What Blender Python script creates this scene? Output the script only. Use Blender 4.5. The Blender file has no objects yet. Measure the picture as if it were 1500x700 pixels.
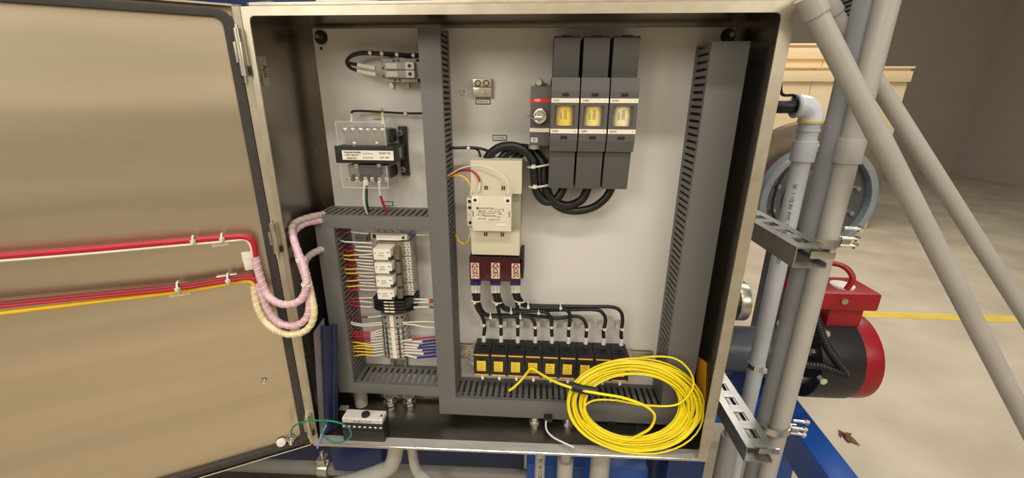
import bpy, bmesh, math, random
from mathutils import Vector, Matrix
random.seed(7)
SC = bpy.context.scene
COL = SC.collection

# ------------------------------------------------------------------ camera, world, light, exposure
cd = bpy.data.cameras.new('camera'); cam = bpy.data.objects.new('camera', cd); COL.objects.link(cam)
cd.sensor_fit = 'HORIZONTAL'; cd.sensor_width = 36.0; cd.lens = 622.6 / 1500 * 36
cd.clip_start = 0.02; cd.clip_end = 200
PITCH, YAW, ROLL = 0.322, -0.060, 0.006
fwd = Vector((math.sin(YAW) * math.cos(PITCH), math.cos(YAW) * math.cos(PITCH), -math.sin(PITCH)))
rgt = Vector((math.cos(YAW), -math.sin(YAW), 0)); up = rgt.cross(fwd)
r2 = rgt * math.cos(ROLL) + up * math.sin(ROLL); u2 = up * math.cos(ROLL) - rgt * math.sin(ROLL)
cam.matrix_world = Matrix(((r2.x, u2.x, -fwd.x, 0.051), (r2.y, u2.y, -fwd.y, -0.774), (r2.z, u2.z, -fwd.z, 0.318), (0, 0, 0, 1)))
SC.camera = cam

wd = bpy.data.worlds.new('shop_air'); SC.world = wd; wd.use_nodes = True
bg = wd.node_tree.nodes['Background']; bg.inputs[0].default_value = (1.0, 0.95, 0.87, 1); bg.inputs[1].default_value = 0.20

def area(name, loc, target, sx, sy, power, color):
    l = bpy.data.lights.new(name, 'AREA'); l.shape = 'RECTANGLE'; l.size = sx; l.size_y = sy; l.energy = power; l.color = color
    o = bpy.data.objects.new(name, l); COL.objects.link(o); o.location = loc
    o.rotation_euler = (Vector(target) - Vector(loc)).to_track_quat('-Z', 'Y').to_euler()
    return o
area('bay_and_fill_light', (-1.9, -3.0, 1.5), (0.05, 0, 0), 1.5, 1.0, 44, (1.0, 0.955, 0.88))  # low lamp added as frontal fill for the panel
area('bay_and_fill_light', (2.5, -2.6, 1.5), (0.05, 0, 0), 1.5, 1.0, 31, (1.0, 0.955, 0.88))  # second added fill, set aside so the door does not mirror it
area('bay_and_fill_light', (0.1, -0.16, 2.6), (0.1, -0.16, 0), 2.6, 0.12, 36, (1.0, 0.97, 0.92))
area('bay_and_fill_light', (0.3, -2.6, 3.6), (0.3, -3.7, 0), 3.0, 0.6, 170, (1.0, 0.94, 0.84))  # added to brighten the front wall that the door reflects
area('bay_and_fill_light', (2.8, 3.2, 3.2), (2.6, 3.0, -1.2), 2.5, 1.5, 165, (1.0, 0.96, 0.89))
SC.view_settings.view_transform = 'Standard'; SC.view_settings.look = 'None'
SC.view_settings.exposure = 0.0; SC.view_settings.gamma = 1.0; SC.view_settings.use_curve_mapping = False

# ------------------------------------------------------------------ materials
def lin(c):
    c = c / 255.0
    return c / 12.92 if c <= 0.04045 else ((c + 0.055) / 1.055) ** 2.4
MATS = {}
def mat(name, rgb, rough=0.5, metal=0.0, var=0.06, scale=25.0, stretch=(1, 1, 1), bump=0.0, alpha=1.0, trans=0.0, spec=0.5, rvar=0.0, second=None, ior=1.45):
    if name in MATS: return MATS[name]
    m = bpy.data.materials.new(name); m.use_nodes = True; nt = m.node_tree
    b = nt.nodes['Principled BSDF']
    tc = nt.nodes.new('ShaderNodeTexCoord'); mp = nt.nodes.new('ShaderNodeMapping'); mp.inputs['Scale'].default_value = stretch
    nz = nt.nodes.new('ShaderNodeTexNoise'); nz.inputs['Scale'].default_value = scale; nz.inputs['Detail'].default_value = 4
    nt.links.new(tc.outputs['Object'], mp.inputs[0]); nt.links.new(mp.outputs[0], nz.inputs['Vector'])
    cr = nt.nodes.new('ShaderNodeValToRGB')
    c = [lin(v) for v in rgb]
    d = [lin(v) for v in second] if second else c
    cr.color_ramp.elements[0].position = 0.3; cr.color_ramp.elements[1].position = 0.7
    cr.color_ramp.elements[0].color = (*[max(0, v * (1 - var)) for v in c], 1)
    cr.color_ramp.elements[1].color = (*[min(1, v * (1 + var)) for v in d], 1)
    nt.links.new(nz.outputs[0], cr.inputs[0]); nt.links.new(cr.outputs[0], b.inputs['Base Color'])
    b.inputs['Roughness'].default_value = rough; b.inputs['Metallic'].default_value = metal
    b.inputs['Specular IOR Level'].default_value = spec; b.inputs['IOR'].default_value = ior
    b.inputs['Alpha'].default_value = alpha; b.inputs['Transmission Weight'].default_value = trans
    if rvar:
        mr = nt.nodes.new('ShaderNodeMapRange'); mr.inputs['To Min'].default_value = max(0.02, rough - rvar); mr.inputs['To Max'].default_value = rough + rvar
        nt.links.new(nz.outputs[0], mr.inputs[0]); nt.links.new(mr.outputs[0], b.inputs['Roughness'])
    if bump:
        bp = nt.nodes.new('ShaderNodeBump'); bp.inputs['Strength'].default_value = bump; bp.inputs['Distance'].default_value = 0.002
        nt.links.new(nz.outputs[0], bp.inputs['Height']); nt.links.new(bp.outputs[0], b.inputs['Normal'])
    MATS[name] = m
    return m
STEEL = mat('brushed_stainless', (158, 152, 142), 0.27, 1.0, 0.05, 4, (0.3, 0.3, 4), rvar=0.02)
DOORSTEEL = mat('door_stainless', (206, 194, 172), 0.34, 1.0, 0.14, 2.2, (0.3, 0.3, 5), rvar=0.05)
LIPSTEEL = mat('lip_stainless', (192, 183, 162), 0.42, 0.85, 0.10, 10, (3, 3, 3))
FLOORSTEEL = mat('bottom_stainless', (150, 145, 135), 0.30, 1.0, 0.10, 9, (1, 3, 1), rvar=0.08)
PANEL = mat('painted_panel', (210, 206, 199), 0.55, 0, 0.02, 5)
ZINC = mat('zinc_metal', (190, 186, 172), 0.32, 0.95, 0.08, 60)
CHROME = mat('bright_metal', (225, 222, 214), 0.2, 1.0, 0.04, 60)
DARKMETAL = mat('dark_fitting_metal', (70, 66, 60), 0.4, 0.8, 0.2, 60)
RAIL = mat('rail_metal', (196, 192, 170), 0.3, 0.9, 0.06, 40)
DUCT = mat('duct_pvc', (106, 104, 101), 0.5, 0, 0.02, 12)
DUCTD = mat('duct_inner_pvc', (84, 82, 79), 0.55, 0, 0.03, 12)
BLACK = mat('black_plastic', (34, 33, 33), 0.45, 0, 0.1, 40)
CABLEBLACK = mat('black_rubber', (26, 25, 26), 0.42, 0, 0.1, 60)
GASKET = mat('gasket_foam', (58, 54, 50), 0.75, 0, 0.1, 80, bump=0.2)
CHARCOAL = mat('charcoal_plastic', (88, 86, 83), 0.5, 0, 0.03, 90, bump=0.05)
CHARCOAL2 = mat('charcoal_cover_plastic', (82, 80, 77), 0.5, 0, 0.03, 90, bump=0.05)
CREAM = mat('contactor_cream', (205, 198, 172), 0.5, 0, 0.02, 30)
CREAM2 = mat('contactor_face', (216, 209, 186), 0.45, 0, 0.02, 30)
GREYPL = mat('grey_terminal_plastic', (150, 146, 136), 0.5, 0, 0.05, 60)
LGREY = mat('light_terminal_plastic', (196, 192, 178), 0.5, 0, 0.05, 60)
WHITE = mat('white_plastic', (232, 226, 212), 0.45, 0, 0.03, 40)
STRIP = mat('ivory_strip', (238, 228, 208), 0.45, 0, 0.02, 40)
REDSTRIP = mat('red_strip', (200, 48, 56), 0.45, 0, 0.03, 40)
REDWIRE = mat('red_insulation', (176, 24, 46), 0.4, 0, 0.06, 60)
DARKRED = mat('dark_red_insulation', (120, 16, 30), 0.4, 0, 0.06, 60)
YELLOW = mat('yellow_insulation', (232, 186, 40), 0.4, 0, 0.06, 60)
COILYEL = mat('coil_yellow', (240, 218, 22), 0.38, 0, 0.06, 40)
LABELYEL = mat('label_yellow', (232, 200, 56), 0.5, 0, 0.08, 60)
ORANGE = mat('amber_strip', (232, 176, 84), 0.45, 0, 0.05, 60)
BLUE = mat('blue_insulation', (28, 40, 120), 0.4, 0, 0.08, 60)
GREEN = mat('green_insulation', (24, 120, 88), 0.4, 0, 0.06, 60)
DKGREEN = mat('dark_green_insulation', (20, 60, 46), 0.4, 0, 0.06, 60)
WWIRE = mat('white_insulation', (228, 220, 200), 0.42, 0, 0.04, 60)
SLEEVE = mat('wire_sleeve', (216, 210, 198), 0.45, 0, 0.05, 60)
TIE = mat('nylon_tie', (214, 210, 196), 0.45, 0, 0.05, 60)
WRAP = mat('pink_wrap', (206, 168, 176), 0.4, 0, 0.12, 60)
CREAMWRAP = mat('cream_wrap', (214, 196, 156), 0.4, 0, 0.1, 60)
MILKY = mat('milky_wrap', (190, 170, 164), 0.35, 0, 0.2, 60)
CLEAR = mat('clear_cover', (225, 224, 218), 0.08, 0, 0.02, 20, alpha=0.05)
CLEARPAD = mat('clear_pad', (226, 220, 200), 0.35, 0, 0.04, 40, alpha=0.5)
REDCLEAR = mat('red_clear_cover', (70, 12, 22), 0.1, 0, 0.1, 20, alpha=0.72)
WINDOW = mat('clear_window', (240, 240, 236), 0.06, 0, 0.02, 20, alpha=0.05)
INK = mat('printed_ink', (58, 54, 50), 0.6, 0, 0.1, 60)
FADEDINK = mat('faded_ink', (128, 120, 106), 0.6, 0, 0.1, 60)
WINK = mat('white_ink', (236, 226, 220), 0.6, 0, 0.05, 60)
TRANSCORE = mat('transformer_core', (52, 49, 47), 0.5, 0.2, 0.1, 40)
BOBBIN = mat('transformer_bobbin', (138, 133, 124), 0.5, 0, 0.06, 40)
RELAYBROWN = mat('relay_socket_tan', (138, 128, 108), 0.4, 0, 0.15, 120)
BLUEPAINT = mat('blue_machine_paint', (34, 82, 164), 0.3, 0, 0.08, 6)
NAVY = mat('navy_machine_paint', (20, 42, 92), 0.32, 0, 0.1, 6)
FOLDERBLUE = mat('folder_blue', (24, 33, 66), 0.4, 0, 0.12, 15)
PAPERGREY = mat('folder_grey', (120, 112, 116), 0.6, 0, 0.1, 15)
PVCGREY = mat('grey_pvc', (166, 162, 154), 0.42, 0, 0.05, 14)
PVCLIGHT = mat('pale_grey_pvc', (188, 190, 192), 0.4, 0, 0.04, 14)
PVCDARK = mat('shaded_grey_pvc', (140, 140, 140), 0.4, 0, 0.05, 14)  # darker copy of the grey pvc, shade put into the colour
PIPEDARK = mat('dark_grey_pipe', (82, 86, 94), 0.35, 0, 0.1, 10)
MOTOR = mat('motor_grey', (84, 85, 86), 0.4, 0.1, 0.06, 20)
MOTORRING = mat('motor_ring', (150, 160, 166), 0.35, 0.4, 0.08, 20)
BRONZE = mat('bronze_flange', (128, 112, 94), 0.4, 0.5, 0.12, 20)
REDPAINT = mat('red_actuator_paint', (150, 22, 34), 0.35, 0, 0.08, 20)
STRUT = mat('galvanised_strut', (150, 148, 142), 0.36, 0.8, 0.1, 40)
PLY = mat('plywood', (220, 196, 154), 0.65, 0, 0.02, 1.0, (1, 1, 2), second=(228, 206, 166))
CONCRETE = mat('concrete_floor', (176, 163, 142), 0.6, 0, 0.07, 2.2, second=(190, 178, 156), bump=0.1)
YSTRIPE = mat('floor_stripe', (214, 186, 84), 0.6, 0, 0.1, 8)
WALLM = mat('shop_wall', (178, 170, 156), 0.7, 0, 0.03, 2)
LEAFM = mat('dry_leaf', (104, 70, 44), 0.7, 0, 0.3, 90)
ORANGESTK = mat('orange_sticker', (224, 150, 30), 0.45, 0, 0.05, 20)

# ------------------------------------------------------------------ mesh helpers
class MB:
    def __init__(s): s.v = []; s.f = []
    def add(s, vs, fs):
        n = len(s.v); s.v += [tuple(p) for p in vs]; s.f += [tuple(i + n for i in f) for f in fs]; return s
    def hexa(s, p): return s.add(p, [(0, 3, 2, 1), (4, 5, 6, 7), (0, 1, 5, 4), (1, 2, 6, 5), (2, 3, 7, 6), (3, 0, 4, 7)])
    def box(s, x0, x1, y0, y1, z0, z1):
        return s.hexa([(x0, y0, z0), (x1, y0, z0), (x1, y1, z0), (x0, y1, z0), (x0, y0, z1), (x1, y0, z1), (x1, y1, z1), (x0, y1, z1)])
    def prism(s, poly, axis, a, b):
        def P(u, v, w): return {'x': (w, u, v), 'y': (u, w, v), 'z': (u, v, w)}[axis]
        n = len(poly)
        return s.add([P(u, v, a) for u, v in poly] + [P(u, v, b) for u, v in poly],
                     [tuple(range(n))[::-1], tuple(range(n, 2 * n))] + [(i, (i + 1) % n, n + (i + 1) % n, n + i) for i in range(n)])
    def tube(s, pts, r, n=8, closed=False, caps=True):
        pts = [Vector(p) for p in pts]; m = len(pts); vs = []; prev = None
        for i, p in enumerate(pts):
            a = pts[(i - 1) % m] if (closed or i > 0) else p
            b = pts[(i + 1) % m] if (closed or i < m - 1) else p
            t = (b - a)
            if t.length < 1e-9: t = Vector((0, 0, 1))
            t.normalize()
            if prev is None:
                nn = t.orthogonal().normalized()
            else:
                nn = prev - t * prev.dot(t)
                nn = nn.normalized() if nn.length > 1e-6 else t.orthogonal().normalized()
            prev = nn; bb = t.cross(nn); rr = r[i] if isinstance(r, (list, tuple)) else r
            for k in range(n):
                a2 = 2 * math.pi * k / n
                vs.append(p + (nn * math.cos(a2) + bb * math.sin(a2)) * rr)
        fs = []
        for i in range(m if closed else m - 1):
            j = (i + 1) % m
            for k in range(n): fs.append((i * n + k, i * n + (k + 1) % n, j * n + (k + 1) % n, j * n + k))
        if caps and not closed: fs += [tuple(range(n))[::-1], tuple(range((m - 1) * n, m * n))]
        return s.add(vs, fs)
    def cyl(s, a, b, r, n=16, r2=None): return s.tube([a, b], [r, r if r2 is None else r2], n)
    def ring(s, c, axis, R, r, n=24, k=8):
        c = Vector(c); ax = Vector(axis).normalized(); u = ax.orthogonal().normalized(); w = ax.cross(u)
        return s.tube([c + (u * math.cos(2 * math.pi * i / n) + w * math.sin(2 * math.pi * i / n)) * R for i in range(n)], r, k, closed=True)
    def arc(s, c, R, r, h, a0, a1, n=32):       # part of a flat ring facing -y
        out = [(R * math.cos(math.radians(a0 + (a1 - a0) * i / n)), R * math.sin(math.radians(a0 + (a1 - a0) * i / n))) for i in range(n + 1)]
        inn = [(x * r / R, z * r / R) for x, z in out][::-1]
        for i in range(n):
            a, b_, d, e = out[i], out[i + 1], inn[n - i - 1], inn[n - i]
            s.prism([(c[0] + p[0], c[2] + p[1]) for p in (a, b_, d, e)], 'y', c[1], c[1] + h)
        return s
    def washer(s, c, axis, R, r, h, n=20):
        c = Vector(c); ax = Vector(axis).normalized(); u = ax.orthogonal().normalized(); w = ax.cross(u); vs = []
        for i in range(n):
            d = u * math.cos(2 * math.pi * i / n) + w * math.sin(2 * math.pi * i / n)
            vs += [c + d * R, c + d * r, c + d * r + ax * h, c + d * R + ax * h]
        fs = []
        for i in range(n):
            j = (i + 1) % n
            for k in range(4): fs.append((i * 4 + k, j * 4 + k, j * 4 + (k + 1) % 4, i * 4 + (k + 1) % 4))
        return s.add(vs, fs)
    def screw(s, c, r, h=0.002, n=14):          # a round screw head facing -y, with a cross recess
        x, y, z = c
        s.cyl((x, y, z), (x, y - h, z), r, n, r * 0.85)
        return s
    def build(s, name, m, parent=None, bevel=0.0, smooth=True, seg=2, **props):
        return link(name, s.mesh(name, m, bevel, smooth, seg), parent, **props)
    def mesh(s, name, m, bevel=0.0, smooth=True, seg=2):
        me = bpy.data.meshes.new(name)
        xs = [p[0] for p in s.v]; ys = [p[1] for p in s.v]; zs = [p[2] for p in s.v]
        o = Vector(((min(xs) + max(xs)) / 2, (min(ys) + max(ys)) / 2, min(zs)))
        me.from_pydata([(p[0] - o.x, p[1] - o.y, p[2] - o.z) for p in s.v], [], s.f)
        bm = bmesh.new(); bm.from_mesh(me)
        bmesh.ops.recalc_face_normals(bm, faces=bm.faces)
        if bevel > 0:
            ed = [e for e in bm.edges if len(e.link_faces) == 2 and e.calc_face_angle(0) > 0.5]
            bmesh.ops.bevel(bm, geom=ed, offset=bevel, segments=seg, profile=0.7, affect='EDGES', clamp_overlap=True)
        bm.to_mesh(me); bm.free()
        if smooth:
            for p in me.polygons: p.use_smooth = True
            me.set_sharp_from_angle(angle=math.radians(38))
        me.materials.append(m); me['o'] = tuple(o)
        return me
WO = {}
def setp(o, label=None, category=None, group=None, kind=None):
    if label: o['label'] = label
    if category: o['category'] = category
    if group: o['group'] = group
    if kind: o['kind'] = kind
def link(name, me, parent=None, **props):
    ob = bpy.data.objects.new(name, me); COL.objects.link(ob)
    w = Vector(me['o']); WO[ob.name] = w
    if parent: ob.parent = parent; ob.location = w - WO[parent.name]
    else: ob.location = w
    setp(ob, **props)
    return ob
def thing(name, loc, label, category, group=None, kind=None):
    o = bpy.data.objects.new(name, None); COL.objects.link(o); o.location = loc; o.empty_display_size = 0.02
    WO[o.name] = Vector(loc); setp(o, label, category, group, kind)
    return o
def copy_tree(o, delta, label=None, parent=None):
    c = o.copy(); COL.objects.link(c); WO[c.name] = WO[o.name] + Vector(delta)
    if parent: c.parent = parent
    else: c.location = Vector(o.location) + Vector(delta)
    if label: c['label'] = label
    for ch in list(o.children): copy_tree(ch, delta, None, c)
    return c
def sm(pts, n=8, closed=False):                # Catmull-Rom through the points
    P = [Vector(p) for p in pts]; out = []; m = len(P)
    for i in range(m if closed else m - 1):
        if closed: a, b, c, d = P[(i - 1) % m], P[i], P[(i + 1) % m], P[(i + 2) % m]
        else: a, b, c, d = P[max(i - 1, 0)], P[i], P[i + 1], P[min(i + 2, m - 1)]
        for k in range(n):
            t = k / n
            out.append(0.5 * ((2 * b) + (c - a) * t + (2 * a - 5 * b + 4 * c - d) * t * t + (3 * b - a - 3 * c + d) * t ** 3))
    if not closed: out.append(P[-1])
    return out
def wire(pts, r, n=8, seg=8):
    return MB().tube(sm(pts, seg), r, n)
def text(parent, s, size, pos, m, name='lettering', right=(1, 0, 0), upv=(0, 0, 1), depth=0.0003):
    cu = bpy.data.curves.new('t', 'FONT'); cu.body = s; cu.size = size; cu.align_x = 'CENTER'; cu.align_y = 'CENTER'; cu.extrude = depth; cu.resolution_u = 2
    t = bpy.data.objects.new('t', cu)
    me = bpy.data.meshes.new_from_object(t)
    bpy.data.objects.remove(t); bpy.data.curves.remove(cu)
    R = Vector(right).normalized(); U = Vector(upv).normalized(); N = R.cross(U)
    for v in me.vertices: v.co = R * v.co.x + U * v.co.y + N * v.co.z
    me.materials.clear(); me.materials.append(m); me.name = name; me['o'] = tuple(pos)
    return link(name, me, parent)
ORD = ['topmost', 'second', 'third', 'fourth', 'fifth', 'sixth', 'seventh', 'eighth', 'ninth', 'tenth', 'eleventh', 'twelfth', 'thirteenth', 'fourteenth']

# ------------------------------------------------------------------ the hall: floor, walls
FZ = -1.2
MB().box(-6, 9, -4, 9, FZ - 0.1, FZ).build('floor', CONCRETE, kind='structure')
MB().box(-6, 9, 9, 9.2, FZ, 4.0).build('wall_back', WALLM, kind='structure')
MB().box(-6, 9, -4.2, -4, FZ, 4.0).build('wall_front', WALLM, kind='structure')
MB().box(9, 9.2, -4, 9.2, FZ, 4.0).build('wall_right', WALLM, kind='structure')
MB().box(-6.2, -6, -4, 9.2, FZ, 4.0).build('wall_left', WALLM, kind='structure')
MB().box(0.5, 9, 2.16, 2.26, FZ, FZ + 0.002).build('floor_marking', YSTRIPE, label='yellow painted safety line running across the concrete floor', category='floor line')

# ------------------------------------------------------------------ the enclosure
TL, TR, BL, BR = (-0.452, 0.457), (0.446, 0.461), (-0.461, -0.466), (0.442, -0.451)
YB = 0.19
enc = thing('electrical_enclosure', (0, 0.1, -0.47), 'open stainless steel electrical cabinet holding a grey panel of components', 'cabinet')
def slab(a, b, off, y0, y1):                   # a thin wall along the edge a-b, offset outward
    return MB().hexa([(a[0], y0, a[1]), (b[0], y0, b[1]), (b[0], y1, b[1]), (a[0], y1, a[1]),
                      (a[0] + off[0], y0, a[1] + off[1]), (b[0] + off[0], y0, b[1] + off[1]), (b[0] + off[0], y1, b[1] + off[1]), (a[0] + off[0], y1, a[1] + off[1])])
T = 0.003
slab(BL, TL, (-T, 0), 0, YB).build('left_wall', STEEL, enc)
slab(BR, TR, (T, 0), 0, YB).build('right_wall', STEEL, enc)
slab(TL, TR, (0, T), 0, YB).build('top_wall', STEEL, enc)
slab(BL, BR, (0, -T), 0, YB).build('bottom_wall', FLOORSTEEL, enc)
MB().hexa([(BL[0], YB, BL[1]), (BR[0], YB, BR[1]), (BR[0], YB + T, BR[1]), (BL[0], YB + T, BL[1]),
           (TL[0], YB, TL[1]), (TR[0], YB, TR[1]), (TR[0], YB + T, TR[1]), (TL[0], YB + T, TL[1])]).build('back_wall', STEEL, enc)
# front flange: a frame with a rounded inner top-left corner
def flange():
    outer = [(BL[0] - T, BL[1] - T), (BR[0] + T, BR[1] - T), (TR[0] + T, TR[1] + T), (TL[0] - T, TL[1] + T)]
    inn = [(BL[0] + 0.010, BL[1] + 0.003), (BR[0] - 0.018, BR[1] + 0.003), (TR[0] - 0.018, TR[1] - 0.014), (TL[0] + 0.009, TL[1] - 0.011)]
    def rnd(pts, r, n=5):
        out = []
        for i, p in enumerate(pts):
            p = Vector(p); a = Vector(pts[i - 1]); b = Vector(pts[(i + 1) % 4])
            d1 = (a - p).normalized(); d2 = (b - p).normalized()
            for k in range(n):
                t = k / (n - 1); q = (p + d1 * r) * (1 - t) ** 2 + p * 2 * t * (1 - t) + (p + d2 * r) * t * t
                out.append(q)
        return out
    O = rnd(outer, 0.003); I = rnd(inn, 0.010); n = len(O); vs = []
    for y in (-0.003, 0.0):
        vs += [(q.x, y, q.y) for q in O] + [(q.x, y, q.y) for q in I]
    fs = []
    for i in range(n):
        j = (i + 1) % n
        fs += [(i, j, n + j, n + i), (2 * n + i, 3 * n + i, 3 * n + j, 2 * n + j), (i, 2 * n + i, 2 * n + j, j), (n + i, n + j, 3 * n + j, 3 * n + i)]
    return MB().add(vs, fs)
flange().build('front_flange', LIPSTEEL, enc)
# drip lip along the top and the bright turned edge along the bottom
slab((TL[0] + 0.012, TL[1] + T), (TR[0], TR[1] + T), (0, 0.006), -0.003, 0.022).build('drip_shield', LIPSTEEL, enc, bevel=0.001)
MB().tube([(BL[0] + 0.02, -0.002, BL[1] + 0.001), (BR[0] - 0.01, -0.002, BR[1] + 0.001)], 0.0026, 8).build('bottom_edge', CHROME, enc)
MB().hexa([(BL[0] + 0.004, 0.0, BL[1]), (BR[0] - 0.004, 0.0, BR[1]), (BR[0] - 0.004, 0.027, BR[1]), (BL[0] + 0.004, 0.027, BL[1]), (BL[0] + 0.004, 0.0, BL[1] + 0.0015), (BR[0] - 0.004, 0.0, BR[1] + 0.0015), (BR[0] - 0.004, 0.027, BR[1] + 0.0015), (BL[0] + 0.004, 0.027, BL[1] + 0.0015)]).build('bottom_flange', mat('lit_flange_steel', (206, 202, 194), 0.5, 0.7, 0.12, 8, (1, 4, 1)), enc, label='bottom flange coloured bright like its lit strip')  # pale colour carries the strip of overhead light along the front
# mounting panel with its bent rim, studs and nuts
PY0 = 0.172
mp = MB().box(-0.425, 0.430, PY0, PY0 + 0.003, -0.44, 0.452).build('mounting_panel', PANEL, enc, bevel=0.001, label='pale grey painted panel on the back of the cabinet')
MB().box(-0.425, -0.4235, PY0, PY0 + 0.016, -0.44, 0.452).box(-0.425, 0.43, PY0, PY0 + 0.016, 0.4505, 0.452).build('panel_rim', STEEL, mp)
for c in ((-0.4065, 0.165, 0.4339), (0.4176, 0.165, 0.4348)):
    st = MB().cyl((c[0], PY0 + 0.001, c[2]), (c[0], PY0 - 0.022, c[2]), 0.0045, 12).build('stud', CHROME, enc)
    MB().cyl((c[0], PY0, c[2]), (c[0], PY0 - 0.010, c[2]), 0.010, 6).washer((c[0], PY0 - 0.0005, c[2]), (0, -1, 0), 0.014, 0.006, 0.002).build('nut', DARKMETAL, st)
    c2 = (c[0] - 0.012, YB - 0.0, c[2] + 0.012)
MB().cyl((-0.4094, 0.1735, 0.4128), (-0.4083, 0.1712, 0.4125), 0.0035, 12).build('panel_hole', BLACK, enc)
# maker's plate on the left wall
pl = MB().box(-0.4525, -0.4495, 0.02, 0.036, 0.335, 0.385).build('wall_plate', LIPSTEEL, enc)
text(pl, 'RJG', 0.014, (-0.4491, 0.028, 0.36), INK, right=(0, 0, -1), upv=(0, 1, 0))
# hinges on the left front edge
for (zc, hl) in ((0.388, 0.075), (0.052, 0.062), (-0.405, 0.06)):
    x = -0.4635
    hg = MB().cyl((x, -0.010, zc - hl / 2), (x, -0.010, zc + hl / 2), 0.0065, 14).build('hinge', ZINC, enc, label='bright steel hinge')
    MB().box(x - 0.008, x + 0.006, -0.015, -0.007, zc - hl * 0.22, zc + hl * 0.22).build('hinge_leaf', LIPSTEEL, hg, bevel=0.001)
    MB().cyl((x, -0.010, zc - hl / 2 - 0.012), (x, -0.010, zc + hl / 2 + 0.006), 0.0032, 10).build('hinge_pin', CHROME, hg)
    MB().box(x - 0.001, x + 0.009, -0.008, -0.003, zc - hl * 0.48, zc - hl * 0.28).screw((x + 0.004, -0.008, zc - hl * 0.38), 0.003).build('hinge_clip', DARKMETAL, hg)

# the door, swung out past the left side
DA = math.radians(29); HD = Vector((-0.467, -0.008, 0)); DD = Vector((-math.cos(DA), -math.sin(DA), 0)); DN = Vector((math.sin(DA), -math.cos(DA), 0))
def D(s, t, z): p = HD + DD * s + DN * t; return (p.x, p.y, z)
def dbox(mb, s0, s1, t0, t1, z0, z1):
    return mb.hexa([D(s0, t0, z0), D(s1, t0, z0), D(s1, t1, z0), D(s0, t1, z0), D(s0, t0, z1), D(s1, t0, z1), D(s1, t1, z1), D(s0, t1, z1)])
S0, S1, ZB, ZT = -0.014, 0.885, -0.461, 0.463
door = dbox(MB(), S0, S1, -0.024, -0.021, ZB, ZT).build('door', DOORSTEEL, enc, label='wide open stainless cabinet door')
inner = dbox(MB(), 0.004, S1 - 0.016, -0.021, -0.008, ZB + 0.014, ZT - 0.016).build('inner_panel', DOORSTEEL, door)
lip = MB()
dbox(lip, S0, S0 + 0.003, -0.022, 0, ZB, ZT); dbox(lip, S1 - 0.003, S1, -0.022, 0, ZB, ZT); dbox(lip, S0, S1, -0.022, 0, ZB, ZB + 0.003); dbox(lip, S0, S1, -0.022, 0, ZT - 0.003, ZT)
dbox(lip, S0, 0.0, -0.003, 0, ZB, ZT)
lip.build('door_return', LIPSTEEL, door)
g = MB(); gp = []
gs0, gs1, gz0, gz1, gw, gr = 0.001, S1 - 0.012, ZB + 0.008, ZT - 0.009, 0.016, 0.02
def rrect(s0, s1, z0, z1, r, n=6):
    o = []
    for (cs, cz, a0) in ((s1 - r, z1 - r, 0), (s0 + r, z1 - r, 90), (s0 + r, z0 + r, 180), (s1 - r, z0 + r, 270)):
        for k in range(n):
            a = math.radians(a0 + 90 * k / (n - 1)); o.append((cs + r * math.cos(a), cz + r * math.sin(a)))
    return o
O = rrect(gs0, gs1, gz0, gz1, gr); I = rrect(gs0 + gw, gs1 - gw, gz0 + gw * 0.75, gz1 - gw * 0.75, gr * 0.7)
n = len(O); vs = []
for t in (-0.010, 0.001): vs += [D(a, t, b) for a, b in O] + [D(a, t, b) for a, b in I]
fs = []
for i in range(n):
    j = (i + 1) % n
    fs += [(i, j, n + j, n + i), (2 * n + i, 3 * n + i, 3 * n + j, 2 * n + j), (i, 2 * n + i, 2 * n + j, j), (n + i, n + j, 3 * n + j, 3 * n + i)]
MB().add(vs, fs).build('gasket', GASKET, door, bevel=0.002, label='dark foam gasket')
dbox(MB(), 0.0, S1 - 0.004, -0.001, 0.0035, ZB + 0.0015, ZB + 0.0045).build('bottom_rim', CHROME, door)
p = (-0.5274, -0.0346, -0.2647)
sd = MB().cyl(p, Vector(p) + DN * 0.012, 0.0022, 10).build('weld_stud', CHROME, door)
MB().cyl(p, Vector(p) + DN * 0.003, 0.005, 12).build('stud_base', ZINC, door)

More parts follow.
